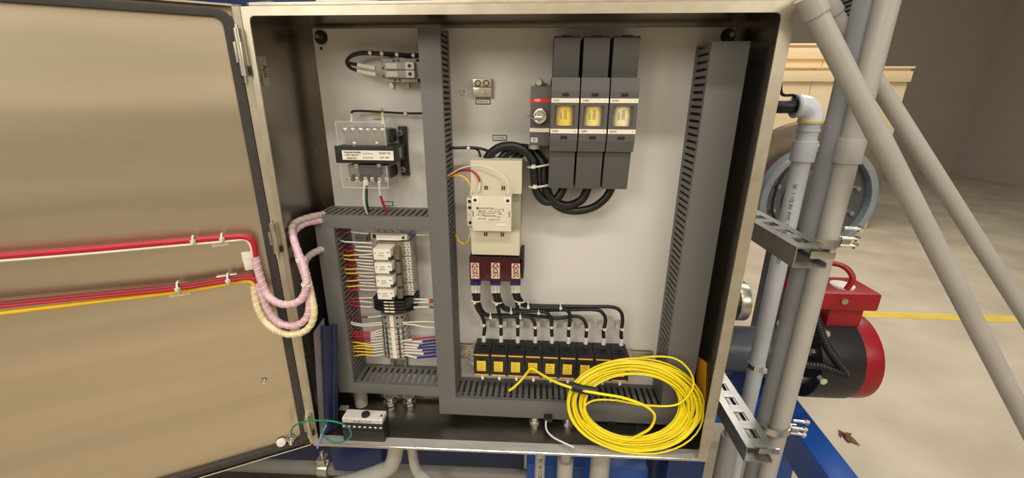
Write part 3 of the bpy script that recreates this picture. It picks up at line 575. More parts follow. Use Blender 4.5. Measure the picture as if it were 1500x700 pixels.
# left hand wires into relays and terminals
LW = [
    ((-0.3851, 0.118, 0.0245), (-0.3673, 0.118, 0.0282), (-0.3267, 0.118, 0.0243), REDWIRE, 'red wire into the left of the pale fuse terminal'),
    ((-0.3847, 0.112, 0.0061), (-0.38, 0.112, 0.0054), (-0.3211, 0.118, 0.0017), SLEEVE, 'long white wire just below the pale fuse terminal'),
    ((-0.3813, 0.125, -0.0107), (-0.3603, 0.118, -0.0076), (-0.3222, 0.118, -0.009), REDWIRE, 'white sleeved wire level with the top of the first relay'),
    ((-0.3841, 0.118, -0.0191), (-0.3628, 0.118, -0.016), (-0.323, 0.118, -0.0174), REDWIRE, 'red wire at the upper half of the first relay'),
    ((-0.3886, 0.118, -0.0301), (-0.3626, 0.118, -0.0277), (-0.3222, 0.118, -0.0248), YELLOW, 'yellow wire at the middle of the first relay'),
    ((-0.3842, 0.125, -0.0351), (-0.356, 0.12, -0.0333), (-0.323, 0.118, -0.0332), DARKRED, 'dark red wire at the lower half of the first relay'),
    ((-0.3881, 0.118, -0.0393), (-0.3624, 0.118, -0.0403), (-0.3223, 0.118, -0.0416), YELLOW, 'yellow wire between the first and second relays'),
    ((-0.3861, 0.125, -0.0514), (-0.3624, 0.12, -0.0478), (-0.323, 0.118, -0.0492), DARKRED, 'dark red wire at the top of the second relay'),
    ((-0.39, 0.125, -0.0567), (-0.3617, 0.12, -0.0555), (-0.3222, 0.118, -0.0569), REDWIRE, 'red wire at the middle of the second relay'),
    ((-0.3928, 0.118, -0.0642), (-0.3633, 0.118, -0.0624), (-0.3229, 0.118, -0.0646), YELLOW, 'yellow wire at the lower half of the second relay'),
    ((-0.3907, 0.118, -0.0745), (-0.3611, 0.118, -0.0727), (-0.3237, 0.118, -0.0723), YELLOW, 'yellow wire between the second and third relays'),
    ((-0.3899, 0.125, -0.0827), (-0.3612, 0.12, -0.0805), (-0.3229, 0.118, -0.0809), DARKRED, 'dark red wire at the top of the third relay'),
    ((-0.3948, 0.118, -0.0946), (-0.3615, 0.118, -0.0909), (-0.3238, 0.118, -0.0897), YELLOW, 'yellow wire at the middle of the third relay'),
    ((-0.392, 0.125, -0.1003), (-0.3616, 0.12, -0.0988), (-0.323, 0.118, -0.0984), DARKRED, 'dark red wire at the lower half of the third relay'),
    ((-0.3949, 0.118, -0.1087), (-0.3614, 0.118, -0.1049), (-0.3238, 0.118, -0.1063), YELLOW, 'orange yellow wire between the third and fourth relays'),
    ((-0.3927, 0.118, -0.1184), (-0.3609, 0.118, -0.1146), (-0.3214, 0.118, -0.115), REDWIRE, 'red wire at the top of the fourth relay'),
    ((-0.3953, 0.118, -0.14), (-0.3667, 0.118, -0.138), (-0.3342, 0.12, -0.1369), REDWIRE, 'red wire into the first black terminal from the left'),
    ((-0.3962, 0.118, -0.1472), (-0.366, 0.118, -0.1461), (-0.3393, 0.125, -0.1523), REDWIRE, 'red wire into the second black terminal from the left'),
    ((-0.397, 0.118, -0.1545), (-0.3667, 0.12, -0.1608), (-0.3404, 0.125, -0.1633), REDWIRE, 'red wire into the third black terminal from the left'),
    ((-0.3963, 0.115, -0.1878), (-0.3504, 0.118, -0.1885), (-0.3186, 0.128, -0.1881), DARKRED, 'dark red wire into the upper wide grey terminal'),
    ((-0.3962, 0.115, -0.2008), (-0.3678, 0.118, -0.2088), (-0.3203, 0.128, -0.2069), SLEEVE, 'upper white wire into the lower wide grey terminal from the left'),
    ((-0.3967, 0.115, -0.2055), (-0.3683, 0.118, -0.2136), (-0.3208, 0.128, -0.2126), SLEEVE, 'lower white wire into the lower wide grey terminal from the left'),
    ((-0.3978, 0.112, -0.2254), (-0.3479, 0.118, -0.2307), (-0.3221, 0.128, -0.226), REDWIRE, 'first red wire into the thin terminals, counting downwards'),
    ((-0.3986, 0.112, -0.2321), (-0.3485, 0.118, -0.2364), (-0.3228, 0.128, -0.2336), REDWIRE, 'second red wire into the thin terminals, counting downwards'),
    ((-0.3994, 0.112, -0.2388), (-0.3491, 0.118, -0.2422), (-0.3235, 0.128, -0.2414), REDWIRE, 'third red wire into the thin terminals, counting downwards'),
    ((-0.3984, 0.112, -0.2455), (-0.3497, 0.118, -0.248), (-0.3225, 0.128, -0.249), DARKRED, 'fourth red wire into the thin terminals, counting downwards'),
    ((-0.3992, 0.112, -0.2522), (-0.3504, 0.118, -0.2547), (-0.3232, 0.128, -0.2568), DARKRED, 'lowest red wire into the thin terminals'),
    ((-0.3977, 0.112, -0.2541), (-0.3724, 0.112, -0.2578), (-0.3497, 0.118, -0.2654), YELLOW, 'first yellow wire into the thin terminals, counting downwards'),
    ((-0.3993, 0.112, -0.2677), (-0.3731, 0.112, -0.2645), (-0.3468, 0.118, -0.2711), YELLOW, 'second yellow wire into the thin terminals, counting downwards'),
    ((-0.3983, 0.112, -0.2735), (-0.3722, 0.112, -0.2723), (-0.3476, 0.118, -0.2789), YELLOW, 'third yellow wire into the thin terminals, counting downwards'),
    ((-0.3992, 0.112, -0.2813), (-0.3733, 0.112, -0.2821), (-0.3484, 0.118, -0.2868), YELLOW, 'fourth yellow wire into the thin terminals, counting downwards'),
    ((-0.4009, 0.112, -0.2961), (-0.3725, 0.112, -0.2908), (-0.3477, 0.118, -0.2966), YELLOW, 'lowest yellow wire into the thin terminals'),
]
YE = [(-0.3239, 0.128, -0.2647), (-0.3247, 0.128, -0.2725), (-0.3254, 0.128, -0.2804), (-0.3244, 0.128, -0.2883), (-0.3252, 0.128, -0.2973)]
for i, (a, b, c, m, lab) in enumerate(LW):
    a, b, c = Vector(a), Vector(b), Vector(c)
    inside = a + Vector((-0.022, 0.012, 0.002 * math.sin(i * 2.1)))
    r = 0.0018
    if i >= 27: pts = [inside, a, b, c]; sl = [c, c + (Vector(YE[i - 27]) - c) * 0.5 + Vector((0, 0, -0.0006)), Vector(YE[i - 27])]
    else: pts = [inside, a, a + (b - a) * 0.55 + Vector((0, 0, -0.0008)), b]; sl = [b, b + (c - b) * 0.5 + Vector((0, -0.001, -0.0008 * math.cos(i * 1.7))), c]
    lead('control_wire', pts, r, m, lab, sleeve=sl, sr=1.0)
    if i in (3, 8, 13):     # ferrule twins beside the first sleeve
        o = Vector((0.004, 0.004, -0.0038))
        lead('control_wire', [inside + o, a + o, b + o], r * 0.9, DARKRED, 'dark red twin beneath the ' + lab, sleeve=[b + o, (b + c) / 2 + o, c + o * 0.7], sr=1.12)
# right hand wires
lead('control_wire', [(-0.1426, 0.13, 0.0187), (-0.1725, 0.125, 0.0228), (-0.1841, 0.122, 0.0251)], 0.0022, DARKRED, 'short dark red wire end by the tall duct right of the fuse terminal')
lead('control_wire', [(-0.2359, 0.118, 0.0242), (-0.2266, 0.118, 0.0245), (-0.2173, 0.118, 0.0247)], 0.0026, BLUE, 'blue and white wire from the right end of the pale fuse terminal', sleeve=[(-0.2173, 0.118, 0.0247), (-0.2002, 0.118, 0.0244), (-0.182, 0.12, 0.0258)], sr=0.9)
for i, (a, b, c) in enumerate((((-0.2367, 0.125, -0.1395), (-0.198, 0.122, -0.1383), (-0.1611, 0.125, -0.1385)), ((-0.2373, 0.125, -0.1485), (-0.1984, 0.122, -0.1446), (-0.1613, 0.125, -0.1439)), ((-0.2382, 0.125, -0.1612), (-0.1991, 0.122, -0.1573), (-0.1622, 0.125, -0.1638)))):
    lead('control_wire', [b, (Vector(b) + Vector(c)) / 2, c], 0.0022, REDWIRE, 'red wire from the right side of the black terminals, %s of three' % ORD[i], sleeve=[a, (Vector(a) + Vector(b)) / 2, b], sr=1.1)
lead('control_wire', [(-0.2709, 0.128, -0.2058), (-0.241, 0.12, -0.1982), (-0.2074, 0.12, -0.1959), (-0.1588, 0.125, -0.2005)], 0.0017, WWIRE, 'upper bare white wire looping right from the wide grey terminal')
lead('control_wire', [(-0.2712, 0.128, -0.2096), (-0.2415, 0.12, -0.2057), (-0.2083, 0.12, -0.2109), (-0.1594, 0.125, -0.2136)], 0.0017, WWIRE, 'lower bare white wire looping right from the wide grey terminal')
lead('control_wire', [(-0.246, 0.12, -0.2466), (-0.218, 0.118, -0.2403), (-0.1603, 0.125, -0.2354)], 0.0021, REDWIRE, 'red wire leaving the right side of the thin terminals', sleeve=[(-0.2714, 0.128, -0.2565), (-0.2571, 0.122, -0.2502), (-0.246, 0.12, -0.2466)])
for i, (a, b, c) in enumerate((((-0.2697, 0.128, -0.2564), (-0.2203, 0.118, -0.2509), (-0.1606, 0.125, -0.2421)), ((-0.2703, 0.128, -0.2652), (-0.2295, 0.118, -0.2619), (-0.161, 0.125, -0.2517)), ((-0.271, 0.128, -0.274), (-0.2333, 0.118, -0.2688), (-0.1615, 0.125, -0.2633)),
                             ((-0.2716, 0.128, -0.2819), (-0.2218, 0.118, -0.2751), (-0.1619, 0.125, -0.273)), ((-0.2722, 0.128, -0.2898), (-0.219, 0.118, -0.2847), (-0.1622, 0.125, -0.2788)), ((-0.271, 0.128, -0.2967), (-0.2369, 0.118, -0.2973), (-0.1627, 0.125, -0.2906)))):
    a, b, c = Vector(a), Vector(b), Vector(c)
    lead('control_wire', [b, b + (c - b) * 0.5, c], 0.0026, BLUE, 'blue wire with white sleeve right of the thin terminals, %s of six' % ORD[i], sleeve=[a, (a + b) / 2, b], sr=1.05)

# ------------------------------------------------------------------ ground lug, labels, plug on the panel
x0, x1, z0, z1 = (-0.0879, -0.0499, 0.3181, 0.3528)
gl = thing('ground_lug', (x0, PY0, z0), 'bright ground lug block with two screws above and one below', 'ground lug')
zm = z0 + (z1 - z0) * 0.56
MB().box(x0 + 0.003, x1 + 0.003, 0.168, PY0, z0 - 0.002, z1 + 0.001).build('base', GREYPL, gl, bevel=0.001)
up_ = MB().box(x0, x1, 0.156, 0.168, zm + 0.0005, z1).build('clamp_block', RAIL, gl, bevel=0.0012)
lo_ = MB().box(x0, x1, 0.160, 0.168, z0, zm - 0.0005).build('foot', RAIL, gl, bevel=0.0012)
for xx in (x0 + (x1 - x0) * 0.27, x0 + (x1 - x0) * 0.73):
    s_ = MB().washer((xx, 0.156, (zm + z1) / 2), (0, -1, 0), 0.0065, 0.0045, 0.001).build('screw_rim', DARKMETAL, up_)
    MB().cyl((xx, 0.1565, (zm + z1) / 2), (xx, 0.1552, (zm + z1) / 2), 0.0042, 14).build('set_screw', RAIL, up_)
s_ = MB().washer(((x0 + x1) / 2, 0.160, (zm + z0) / 2), (0, -1, 0), 0.009, 0.004, 0.0012).build('washer', ZINC, lo_)
MB().cyl(((x0 + x1) / 2, 0.160, (zm + z0) / 2), ((x0 + x1) / 2, 0.154, (zm + z0) / 2), 0.0048, 6).build('bolt', CHROME, lo_)
def plate(px, s, label):
    (a, b, c, d) = px
    t = MB().box(a, b, 0.1708, PY0, c, d).build('name_plate', INK, None, label=label, category='name plate')
    f = MB().box(a + 0.0017, b - 0.0017, 0.1704, 0.171, c + 0.0017, d - 0.0017).build('plate_face', PANEL, t)
    text(f, s, (d - c) * 0.40, ((a + b) / 2, 0.1703, (c + d) / 2), INK)
plate((-0.0853, -0.0534, 0.303, 0.3145), 'GND LUG', 'small black bordered name plate reading GND LUG under the ground lug')
plate((-0.0495, -0.0182, 0.2279, 0.2399), 'CONT001', 'small black bordered name plate above the black cable arch')
c = (-0.1091, 0.171, 0.3288)
pg = MB().cyl((c[0], PY0, c[2]), (c[0], 0.1690, c[2]), 0.0085, 20).build('panel_screw', PANEL, None, label='round pale screw head on the panel left of the ground lug', category='screw')
MB().box(c[0] - 0.005, c[0] + 0.005, 0.1685, 0.1692, c[2] - 0.0005, c[2] + 0.0005).box(c[0] - 0.0005, c[0] + 0.0005, 0.1685, 0.1692, c[2] - 0.005, c[2] + 0.005).build('screw_cross', FADEDINK, pg)

# ------------------------------------------------------------------ disconnect switch with three fused poles
ds = thing('fused_disconnect_switch', (0.14, PY0, 0.13), 'large charcoal three pole fused switch with yellow fuses behind windows', 'switch')
x0, x1, z0, z1 = (0.0334, 0.0741, 0.2272, 0.3383)
XM0, XM1 = (0.0712, 0.055, 0.3092)[0], (0.2323, 0.055, 0.3102)[0]
hd = MB().box(x0, XM0 + 0.004, 0.085, 0.165, z0, z1).build('handle_module', CHARCOAL, ds, bevel=0.002)
rs = (0.0338, 0.0713, 0.3083, 0.3163)
r_ = MB().box(x0 - 0.0003, XM0, 0.0842, 0.086, rs[2], rs[3]).build('red_stripe', REDSTRIP, hd, label='red stripe with white lettering')
text(hd, 'ABB', (rs[3] - rs[2]) * 0.8, (x0 + 0.013, 0.0840, (rs[2] + rs[3]) / 2), WINK)
rs = (0.0343, 0.0731, 0.2535, 0.2609)
MB().box(x0 - 0.0003, XM0, 0.0842, 0.086, rs[2], rs[3]).build('ivory_strip', STRIP, hd)
c = Vector((0.0523, 0.075, 0.2839))
kb = MB().ring(c, (0.15, -1, 0), 0.0115, 0.0032, 20, 8).cyl(c + Vector((0, 0.012, 0)), c + Vector((0, -0.002, 0)), 0.0085, 16)
kn = kb.build('shaft_collar', CHROME, hd)
MB().tube([c + Vector((0.004, -0.006, -0.002)), c + Vector((-0.012, -0.008, -0.003)), (0.0382, 0.062, 0.2825), (0.0255, 0.055, 0.2833)], [0.004, 0.005, 0.0032, 0.0022], 10).build('shaft_pin', CHROME, hd)
for (cc, l) in (((0.0486, 0.15, 0.3458), 'a'), ((0.0416, 0.09, 0.2276), 'b')):
    e = MB().ring(cc, (0, -1, 0), 0.007, 0.0025, 18, 6).box(cc[0] - 0.010, cc[0] + 0.010, cc[1] + 0.002, 0.165 if l == 'a' else 0.1, cc[2] - 0.008, cc[2] + 0.004).build('mounting_ear', ZINC, hd, bevel=0.0008)
    MB().cyl(cc, (cc[0], cc[1] - 0.004, cc[2]), 0.0055, 12).build('mounting_screw', CHROME, hd)
lb = (0.0353, 0.049, 0.2336, 0.2427)
l_ = MB().box(lb[0], lb[1], 0.0838, 0.0856, lb[2], lb[3]).build('small_label', LGREY, hd)
text(hd, '3P', 0.006, ((lb[0] + lb[1]) / 2, 0.0836, (lb[2] + lb[3]) / 2), INK)
lb = (0.0468, 0.0776, 0.1964, 0.227)
MB().box(lb[0], lb[1], 0.130, 0.165, lb[2], lb[3]).box(lb[0] + 0.010, lb[1] - 0.004, 0.129, 0.131, lb[2] + 0.010, lb[2] + 0.022).build('side_terminal', GREYPL, hd, bevel=0.001)
PW = (XM1 - XM0) / 3
zt0 = (0.1233, 0.055, 0.3525)[2]; zt1 = (0.1246, 0.055, 0.3291)[2]; zs0 = (0.1253, 0.055, 0.3167)[2]; zs1 = (0.1258, 0.055, 0.3089)[2]
zw0 = (0.1261, 0.055, 0.3035)[2]; zw1 = (0.1281, 0.055, 0.2675)[2]; zv0 = (0.1284, 0.055, 0.2619)[2]; zv1 = (0.1289, 0.055, 0.2538)[2]; zb0 = (0.1296, 0.055, 0.2406)[2]; zb1 = (0.1308, 0.055, 0.2196)[2]
ztop = (0.1455, 0.075, 0.4241)[2]; zbot = (0.1509, 0.08, 0.1441)[2]
YELF = [0.0, 0.004, 0.008]
for i in range(3):
    a, b = XM0 + i * PW + 0.0013, XM0 + (i + 1) * PW - 0.0013
    pl = MB().prism([(0.163, zb1), (0.062, zb1), (0.057, zb0), (0.055, zb0 + 0.0005), (0.055, zt1), (0.058, zt1 + 0.0005), (0.060, zt0), (0.163, zt0)], 'x', a, b)
    po = thing('pole', ((a + b) / 2, PY0, zbot), None, None)
    po.parent = ds; po.location = WO[po.name] - WO[ds.name]
    # front body as a frame round the window
    wx0, wx1 = a + (b - a) * 0.14, b - (b - a) * 0.14
    fr = MB()
    fr.box(a, wx0, 0.055, 0.075, zb0, zt1).box(wx1, b, 0.055, 0.075, zb0, zt1).box(wx0, wx1, 0.055, 0.075, zw0, zt1).box(wx0, wx1, 0.055, 0.075, zb0, zw1)
    fr.box(a, b, 0.100, 0.163, zb1 + 0.003, zt0 - 0.003)
    fr.prism([(0.075, zt1), (0.055, zt1), (0.060, zt0), (0.163, zt0), (0.163, zt1)], 'x', a, b).prism([(0.075, zb0), (0.055, zb0), (0.062, zb1), (0.163, zb1), (0.163, zb0)], 'x', a, b)
    fr.box(a, a + 0.002, 0.075, 0.163, zb0, zt1).box(b - 0.002, b, 0.075, 0.163, zb0, zt1)
    fr.build('pole_front', CHARCOAL, po, smooth=False)
    MB().box(a - 0.0003, b + 0.0003, 0.0585, 0.0590, zt1 + 0.0002, zt1 + 0.0008).build('step_seam', BLACK, po)
    tp = MB().prism([(0.163, zt0 + 0.0003), (0.074, zt0 + 0.0003), (0.075, ztop - 0.004), (0.080, ztop), (0.163, ztop)], 'x', a + 0.0005 + 0.0018, b - 0.0018).build('upper_shroud', CHARCOAL2, po, bevel=0.001)
    MB().box((a + b) / 2 - 0.010, (a + b) / 2 + 0.010, 0.076, 0.100, ztop - 0.0005, ztop + 0.001).build('finger_notch', BLACK, po)
    MB().prism([(0.163, zb1 - 0.0003), (0.070, zb1 - 0.0003), (0.078, zbot), (0.163, zbot)], 'x', a + 0.0002, b - 0.0012 - 0.002 * i * 0).build('lower_shroud', CHARCOAL2, po, bevel=0.001)
    for (za_, zb_, s1_, s2_) in ((zs1, zs0, ('01A01', '01B02', '01C03')[i], '1'), (zv1, zv0, ('02A01', '02B02', '02C03')[i], '2')):
        st = MB().box(a + 0.0002, b - 0.0002, 0.0541, 0.0555, za_, zb_).build('ivory_strip', STRIP, po)
        text(po, s1_, (zb_ - za_) * 0.55, (a + (b - a) * 0.19, 0.0539, (za_ + zb_) / 2), INK)
        text(po, s2_, (zb_ - za_) * 0.5, (b - (b - a) * 0.1, 0.0539, (za_ + zb_) / 2), INK)
    for zz in ((zt1 + zs0) / 2, (zv1 + zb0) / 2 - 0.001):
        MB().box((a + b) / 2 - 0.006, (a + b) / 2 + 0.004, 0.0543, 0.056, zz - 0.0028, zz + 0.0028).cyl(((a + b) / 2 + 0.004, 0.0541, zz), ((a + b) / 2 + 0.004, 0.056, zz), 0.0032, 10).build('key_slot', BLACK, po)
    fz = MB().cyl(((wx0 + wx1) / 2 + 0.001, 0.079, zw1 - 0.004), ((wx0 + wx1) / 2 + 0.001, 0.079, zw0 + 0.004), 0.0175, 28).build('fuse', (LABELYEL, mat('pale_fuse_label', (246, 214, 70), 0.45, second=(246, 226, 130)), mat('faded_fuse_label', (240, 226, 168), 0.5, second=(248, 232, 160)))[i] if i else mat('fuse_yellow', (250, 206, 10), 0.4), po, label='yellow cartridge fuse behind the window')
    zf = (zw0 + zw1) / 2
    text(po, '200A', 0.0085, ((wx0 + wx1) / 2 + 0.002, 0.0610, zf + 0.002), FADEDINK, right=(0, 0, 1), upv=(-1, 0, 0))
    text(po, '600V', 0.0065, ((wx0 + wx1) / 2 - 0.006, 0.0625, zf), FADEDINK, right=(0, 0, 1), upv=(-1, 0, 0))
    MB().box(wx0, wx1, 0.098, 0.1, zw1, zw0).build('window_back', LGREY, po)
    MB().box(wx0 + 0.0003, wx1 - 0.0003, 0.0575, 0.0582, zw1 + 0.0003, zw0 - 0.0003).build('window_pane', WINDOW, po)

# ------------------------------------------------------------------ contactor
ct = thing('contactor', (-0.04, PY0, -0.04), 'large cream contactor with printed label in the middle of the panel', 'contactor')
x0, x1, z0, z1 = (-0.0859, 0.0186, 0.1292, 0.1968)
MB().prism([(0.168, z1), (0.085, z1), (0.083, z0), (0.168, z0)], 'x', x0, x1).build('upper_cover', CREAM, ct, bevel=0.0015)
q0, q1, y0_, y1_ = (-0.0883, 0.0159, -0.0067, 0.047)
MB().prism([(0.168, y1_), (0.083, y1_), (0.085, y0_), (0.168, y0_)], 'x', q0, q1).build('lower_cover', CREAM, ct, bevel=0.0015)
MB().box(x0 + 0.004, x1 - 0.002, 0.100, 0.168, y1_ - 0.002, z0 + 0.002).build('middle_body', mat('contactor_side', (168, 162, 146), 0.5), ct, bevel=0.001)
m0, m1, n0, n1 = (-0.0814, -0.0005, 0.0554, 0.1297)
mid = MB().box(m0, m1, 0.058, 0.101, n0, n1).build('coil_block', CREAM2, ct, bevel=0.002)
for xx in (m0 + 0.0075, m1 - 0.0075):
    s_ = MB().box(xx - 0.007, xx + 0.007, 0.0572, 0.0585, n1 - 0.016, n1 - 0.002).build('corner_tab', WHITE, mid, bevel=0.0004)
    MB().cyl((xx, 0.0568, n1 - 0.009), (xx, 0.058, n1 - 0.009), 0.0034, 12).build('coil_screw', DARKMETAL, mid)
mw = m1 - m0; mh = n1 - n0
lb = MB().box(m0 + mw * 0.08, m1 - mw * 0.10, 0.0572, 0.0583, n0 + mh * 0.27, n0 + mh * 0.70).build('rating_label', CREAM2, mid)
MB().cyl((m0 + mw * 0.15, 0.0570, n0 + mh * 0.655), (m0 + mw * 0.15, 0.0573, n0 + mh * 0.655), 0.0026, 14).build('round_emblem', INK, mid)
for (s, sz, fx, fz, mm) in (('CONTACTOR', 0.0048, 0.37, 0.655, INK), ('AC-3  IEC 947', 0.0032, 0.70, 0.635, FADEDINK), ('185A 600V', 0.0038, 0.26, 0.575, INK), ('3 PH', 0.0040, 0.48, 0.575, INK), ('UL CE', 0.0046, 0.64, 0.565, INK),
                        ('C', 0.0048, 0.80, 0.60, INK), ('40HP 60HP 125HP 150HP', 0.0032, 0.36, 0.52, FADEDINK), ('250A', 0.0036, 0.72, 0.51, INK), ('COIL 120V', 0.0036, 0.22, 0.465, FADEDINK), ('50/60 HZ AMPS', 0.0038, 0.45, 0.445, INK),
                        ('TYPE 1', 0.0034, 0.68, 0.42, FADEDINK), ('NO 42185', 0.0032, 0.26, 0.36, INK), ('TORQUE 18 NM', 0.0032, 0.56, 0.34, FADEDINK)):
    text(mid, s, sz, (m0 + mw * fx, 0.0570, n0 + mh * (fz if fz > 0 else 0)), mm)
MB().box(m0 + mw * 0.62, m0 + mw * 0.87, 0.0572, 0.0585, n0 + mh * 0.165, n0 + mh * 0.225).build('white_sticker', WHITE, mid)
for xx in (m0 + 0.0028, m1 - 0.0045): MB().box(xx - 0.001, xx + 0.0012, 0.0573, 0.0585, n0 + mh * 0.42, n0 + mh * 0.58).build('side_slot', FADEDINK, mid)
for (u_, zz) in ((0.30, z0 + 0.012), (0.64, z0 + 0.012), (0.28, y1_ - 0.006), (0.62, y1_ - 0.006)):
    xx = x0 + (x1 - x0) * u_
    MB().box(xx - 0.0034, xx - 0.0008, 0.0822, 0.086, zz - 0.004, zz + 0.004).box(xx + 0.0008, xx + 0.0034, 0.0822, 0.086, zz - 0.004, zz + 0.004).build('cover_slot', BLACK, ct)
a0, a1, b0, b1 = (-0.0958, -0.0851, 0.0578, 0.1183)
ax = MB().box(a0, a1 + 0.004, 0.085, 0.150, b0, b1).build('auxiliary_block', CREAM2, ct, bevel=0.001)
for q in (0.12, 0.34, 0.88):
    zz = b1 - (b1 - b0) * q
    MB().cyl((a0 + 0.006, 0.0845, zz), (a0 + 0.006, 0.087, zz), 0.0036, 12).build('terminal_screw', DARKMETAL, ax)
MB().box(a0 + 0.001, a0 + 0.008, 0.0845, 0.086, b0 + (b1 - b0) * 0.4, b0 + (b1 - b0) * 0.41).build('block_seam', FADEDINK, ax)
g0 = (0.0005, 0.0156, 0.045, 0.0769)
MB().box(g0[0], g0[1], 0.108, 0.168, g0[2], g0[3]).build('side_step', CREAM, ct, bevel=0.001)
# thin wires from the tall duct to the contactor
lead('coil_wire', [(-0.1478, 0.11, 0.1529), (-0.1277, 0.1, 0.1665), (-0.0989, 0.085, 0.1821), (-0.0626, 0.075, 0.1869), (-0.0307, 0.072, 0.177), (-0.0141, 0.07, 0.1639), (-0.0071, 0.068, 0.152)], 0.0012, WWIRE, 'thin white wire arching over the contactor front', sleeve=[(-0.0071, 0.068, 0.152), (-0.0071, 0.068, 0.1422), (-0.0083, 0.066, 0.1314)], sr=1.9)
lead('coil_wire', [(-0.1489, 0.115, 0.152), (-0.1288, 0.105, 0.1642), (-0.108, 0.095, 0.1734), (-0.0851, 0.085, 0.1754), (-0.0719, 0.08, 0.1667), (-0.0663, 0.078, 0.1546)], 0.0022, REDWIRE, 'dark red wire arching to the upper left of the contactor', sleeve=[(-0.0663, 0.078, 0.1532), (-0.0679, 0.078, 0.1433), (-0.0701, 0.072, 0.1346)], sr=1.2)
lead('coil_wire', [(-0.15, 0.12, 0.1525), (-0.1329, 0.11, 0.1597), (-0.1106, 0.1, 0.1625), (-0.0952, 0.092, 0.1557), (-0.0863, 0.088, 0.1438)], 0.0021, YELLOW, 'upper yellow wire arching to the left edge of the contactor', sleeve=[(-0.0863, 0.088, 0.1438), (-0.0859, 0.088, 0.1337), (-0.0864, 0.085, 0.1228)], sr=1.2)
lead('coil_wire', [(-0.1301, 0.13, 0.0207), (-0.1223, 0.12, 0.0128), (-0.1084, 0.11, 0.0078), (-0.0989, 0.1, 0.017), (-0.0932, 0.095, 0.0314)], 0.0020, YELLOW, 'lower yellow wire dipping from the left edge of the contactor', sleeve=[(-0.0932, 0.095, 0.0314), (-0.0895, 0.092, 0.0417), (-0.0896, 0.09, 0.0562)], sr=1.2)
lead('coil_wire', [(-0.1519, 0.14, 0.0332), (-0.137, 0.135, 0.027), (-0.1241, 0.13, 0.0127), (-0.1101, 0.12, 0.0059)], 0.0011, FADEDINK, 'thin grey wire behind the lower yellow wire')

# ------------------------------------------------------------------ distribution block under the contactor
db = thing('distribution_block', (-0.04, PY0, -0.10), 'three pole power block with dark red see through cover under the contactor', 'terminal block')
x0, x1, z0, z1 = (-0.094, 0.018, -0.07, -0.0135)
MB().box(x0, x1, 0.120, 0.168, z0 + 0.004, z1).build('base', BLACK, db, bevel=0.001)
MB().box(x0, x1 + 0.006, 0.088, 0.168, z1 - 0.002, z1 + 0.001).build('top_ledge', BLACK, db, bevel=0.0006)
MB().box(x1 + 0.001, x1 + 0.0065, 0.10, 0.168, z0 + 0.003, z1 + 0.003).build('side_frame', BLACK, db, bevel=0.001)
MB().box(x0, x1, 0.088, 0.0895, z0, z1 - 0.0025).box(x0, x0 + 0.0012, 0.088, 0.12, z0, z1 - 0.0025).box(x1 - 0.0012, x1, 0.088, 0.12, z0, z1 - 0.0025).build('red_cover', REDCLEAR, db, label='dark red see through cover')
LUGM = mat('lug_print', (132, 74, 66), 0.5)
LUG = ((-0.0912, -0.073, -0.0643, -0.0274), (-0.046, -0.0274, -0.0628, -0.026), (-0.0011, 0.0171, -0.0613, -0.0263))
for k, (a, b, c, d) in enumerate(LUG):
    lg = MB().box(a, b, 0.0865, 0.089, c, d).build('lug_label', mat('lug_label_tan', (196, 170, 146), 0.5, second=(226, 206, 186)), db)
    wv = b - a; hv = d - c
    for fz in (0.85, 0.52):
        MB().ring(((a + b) / 2, 0.0863, c + hv * fz), (0, -1, 0), wv * 0.24, wv * 0.07, 14, 5).build('lug_screw', LUGM, lg)
    for (fx, fz, w_, h_) in ((0.18, 0.30, 0.2, 0.08), (0.62, 0.30, 0.25, 0.08), (0.2, 0.10, 0.25, 0.09), (0.66, 0.12, 0.2, 0.1), (0.42, 0.2, 0.12, 0.12), (0.12, 0.66, 0.12, 0.2), (0.8, 0.68, 0.1, 0.16)):
        MB().box(a + wv * fx, a + wv * (fx + w_), 0.0860, 0.0867, c + hv * fz, c + hv * (fz + h_)).build('lug_mark', LUGM, lg)
f0 = (-0.0748, -0.0558, -0.0937, -0.0874)
MB().box(x0 + 0.016, x0 + 0.030, 0.105, 0.150, z0 - 0.005, z0 + 0.004).build('mounting_tab', GREYPL, db, bevel=0.0006)

# ------------------------------------------------------------------ row of nine black breakers
x0, x1, z0, z1 = (-0.0938, 0.2836, -0.3179, -0.2683)
zr0 = (-0.089, 0.15, -0.2739)[2]; zlin = lambda x: 0.0
xl, xr = (-0.0934, 0.1, -0.2996)[0], (0.2791, 0.1, -0.2908)[0]
zt, zb = (0.0976, 0.1, -0.2655)[2], (0.0999, 0.1, -0.3288)[2]
ztb = (0.0991, 0.15, -0.2655)[2]
BWD = (xr - xl) / 9
rl = thing('din_rail', (0.1, PY0, ztb - 0.03), 'level metal rail holding the nine black breakers', 'rail')
mb = MB(); ra, rb = (-0.1412, 0.165, -0.2999)[0], (0.3495, 0.165, -0.2932)[0]; zc = (ztb + zb) / 2 - 0.004
mb.box(ra, rb, PY0 - 0.0015, PY0, zc - 0.0175, zc + 0.0175)
for s in (-1, 1):
    mb.box(ra, rb, PY0 - 0.009, PY0 - 0.0075, zc + s * 0.0145 - 0.003, zc + s * 0.0145 + 0.003).box(ra, rb, PY0 - 0.009, PY0, zc + s * 0.0115 - 0.0007, zc + s * 0.0115 + 0.0007)
mb.build('rail_profile', RAIL, rl)
def rail_stop(xa, label):
    t = thing('end_stop', (xa, PY0, zc), label, 'end stop')
    MB().box(xa, xa + 0.010, 0.135, 0.165, zc - 0.022, zc + 0.024).build('body', ZINC, t, bevel=0.001)
    for k in range(3): MB().box(xa - 0.006, xa + 0.012, 0.132, 0.140, zc - 0.012 + k * 0.012, zc - 0.008 + k * 0.012).build('rib', GREYPL, t, bevel=0.0006)
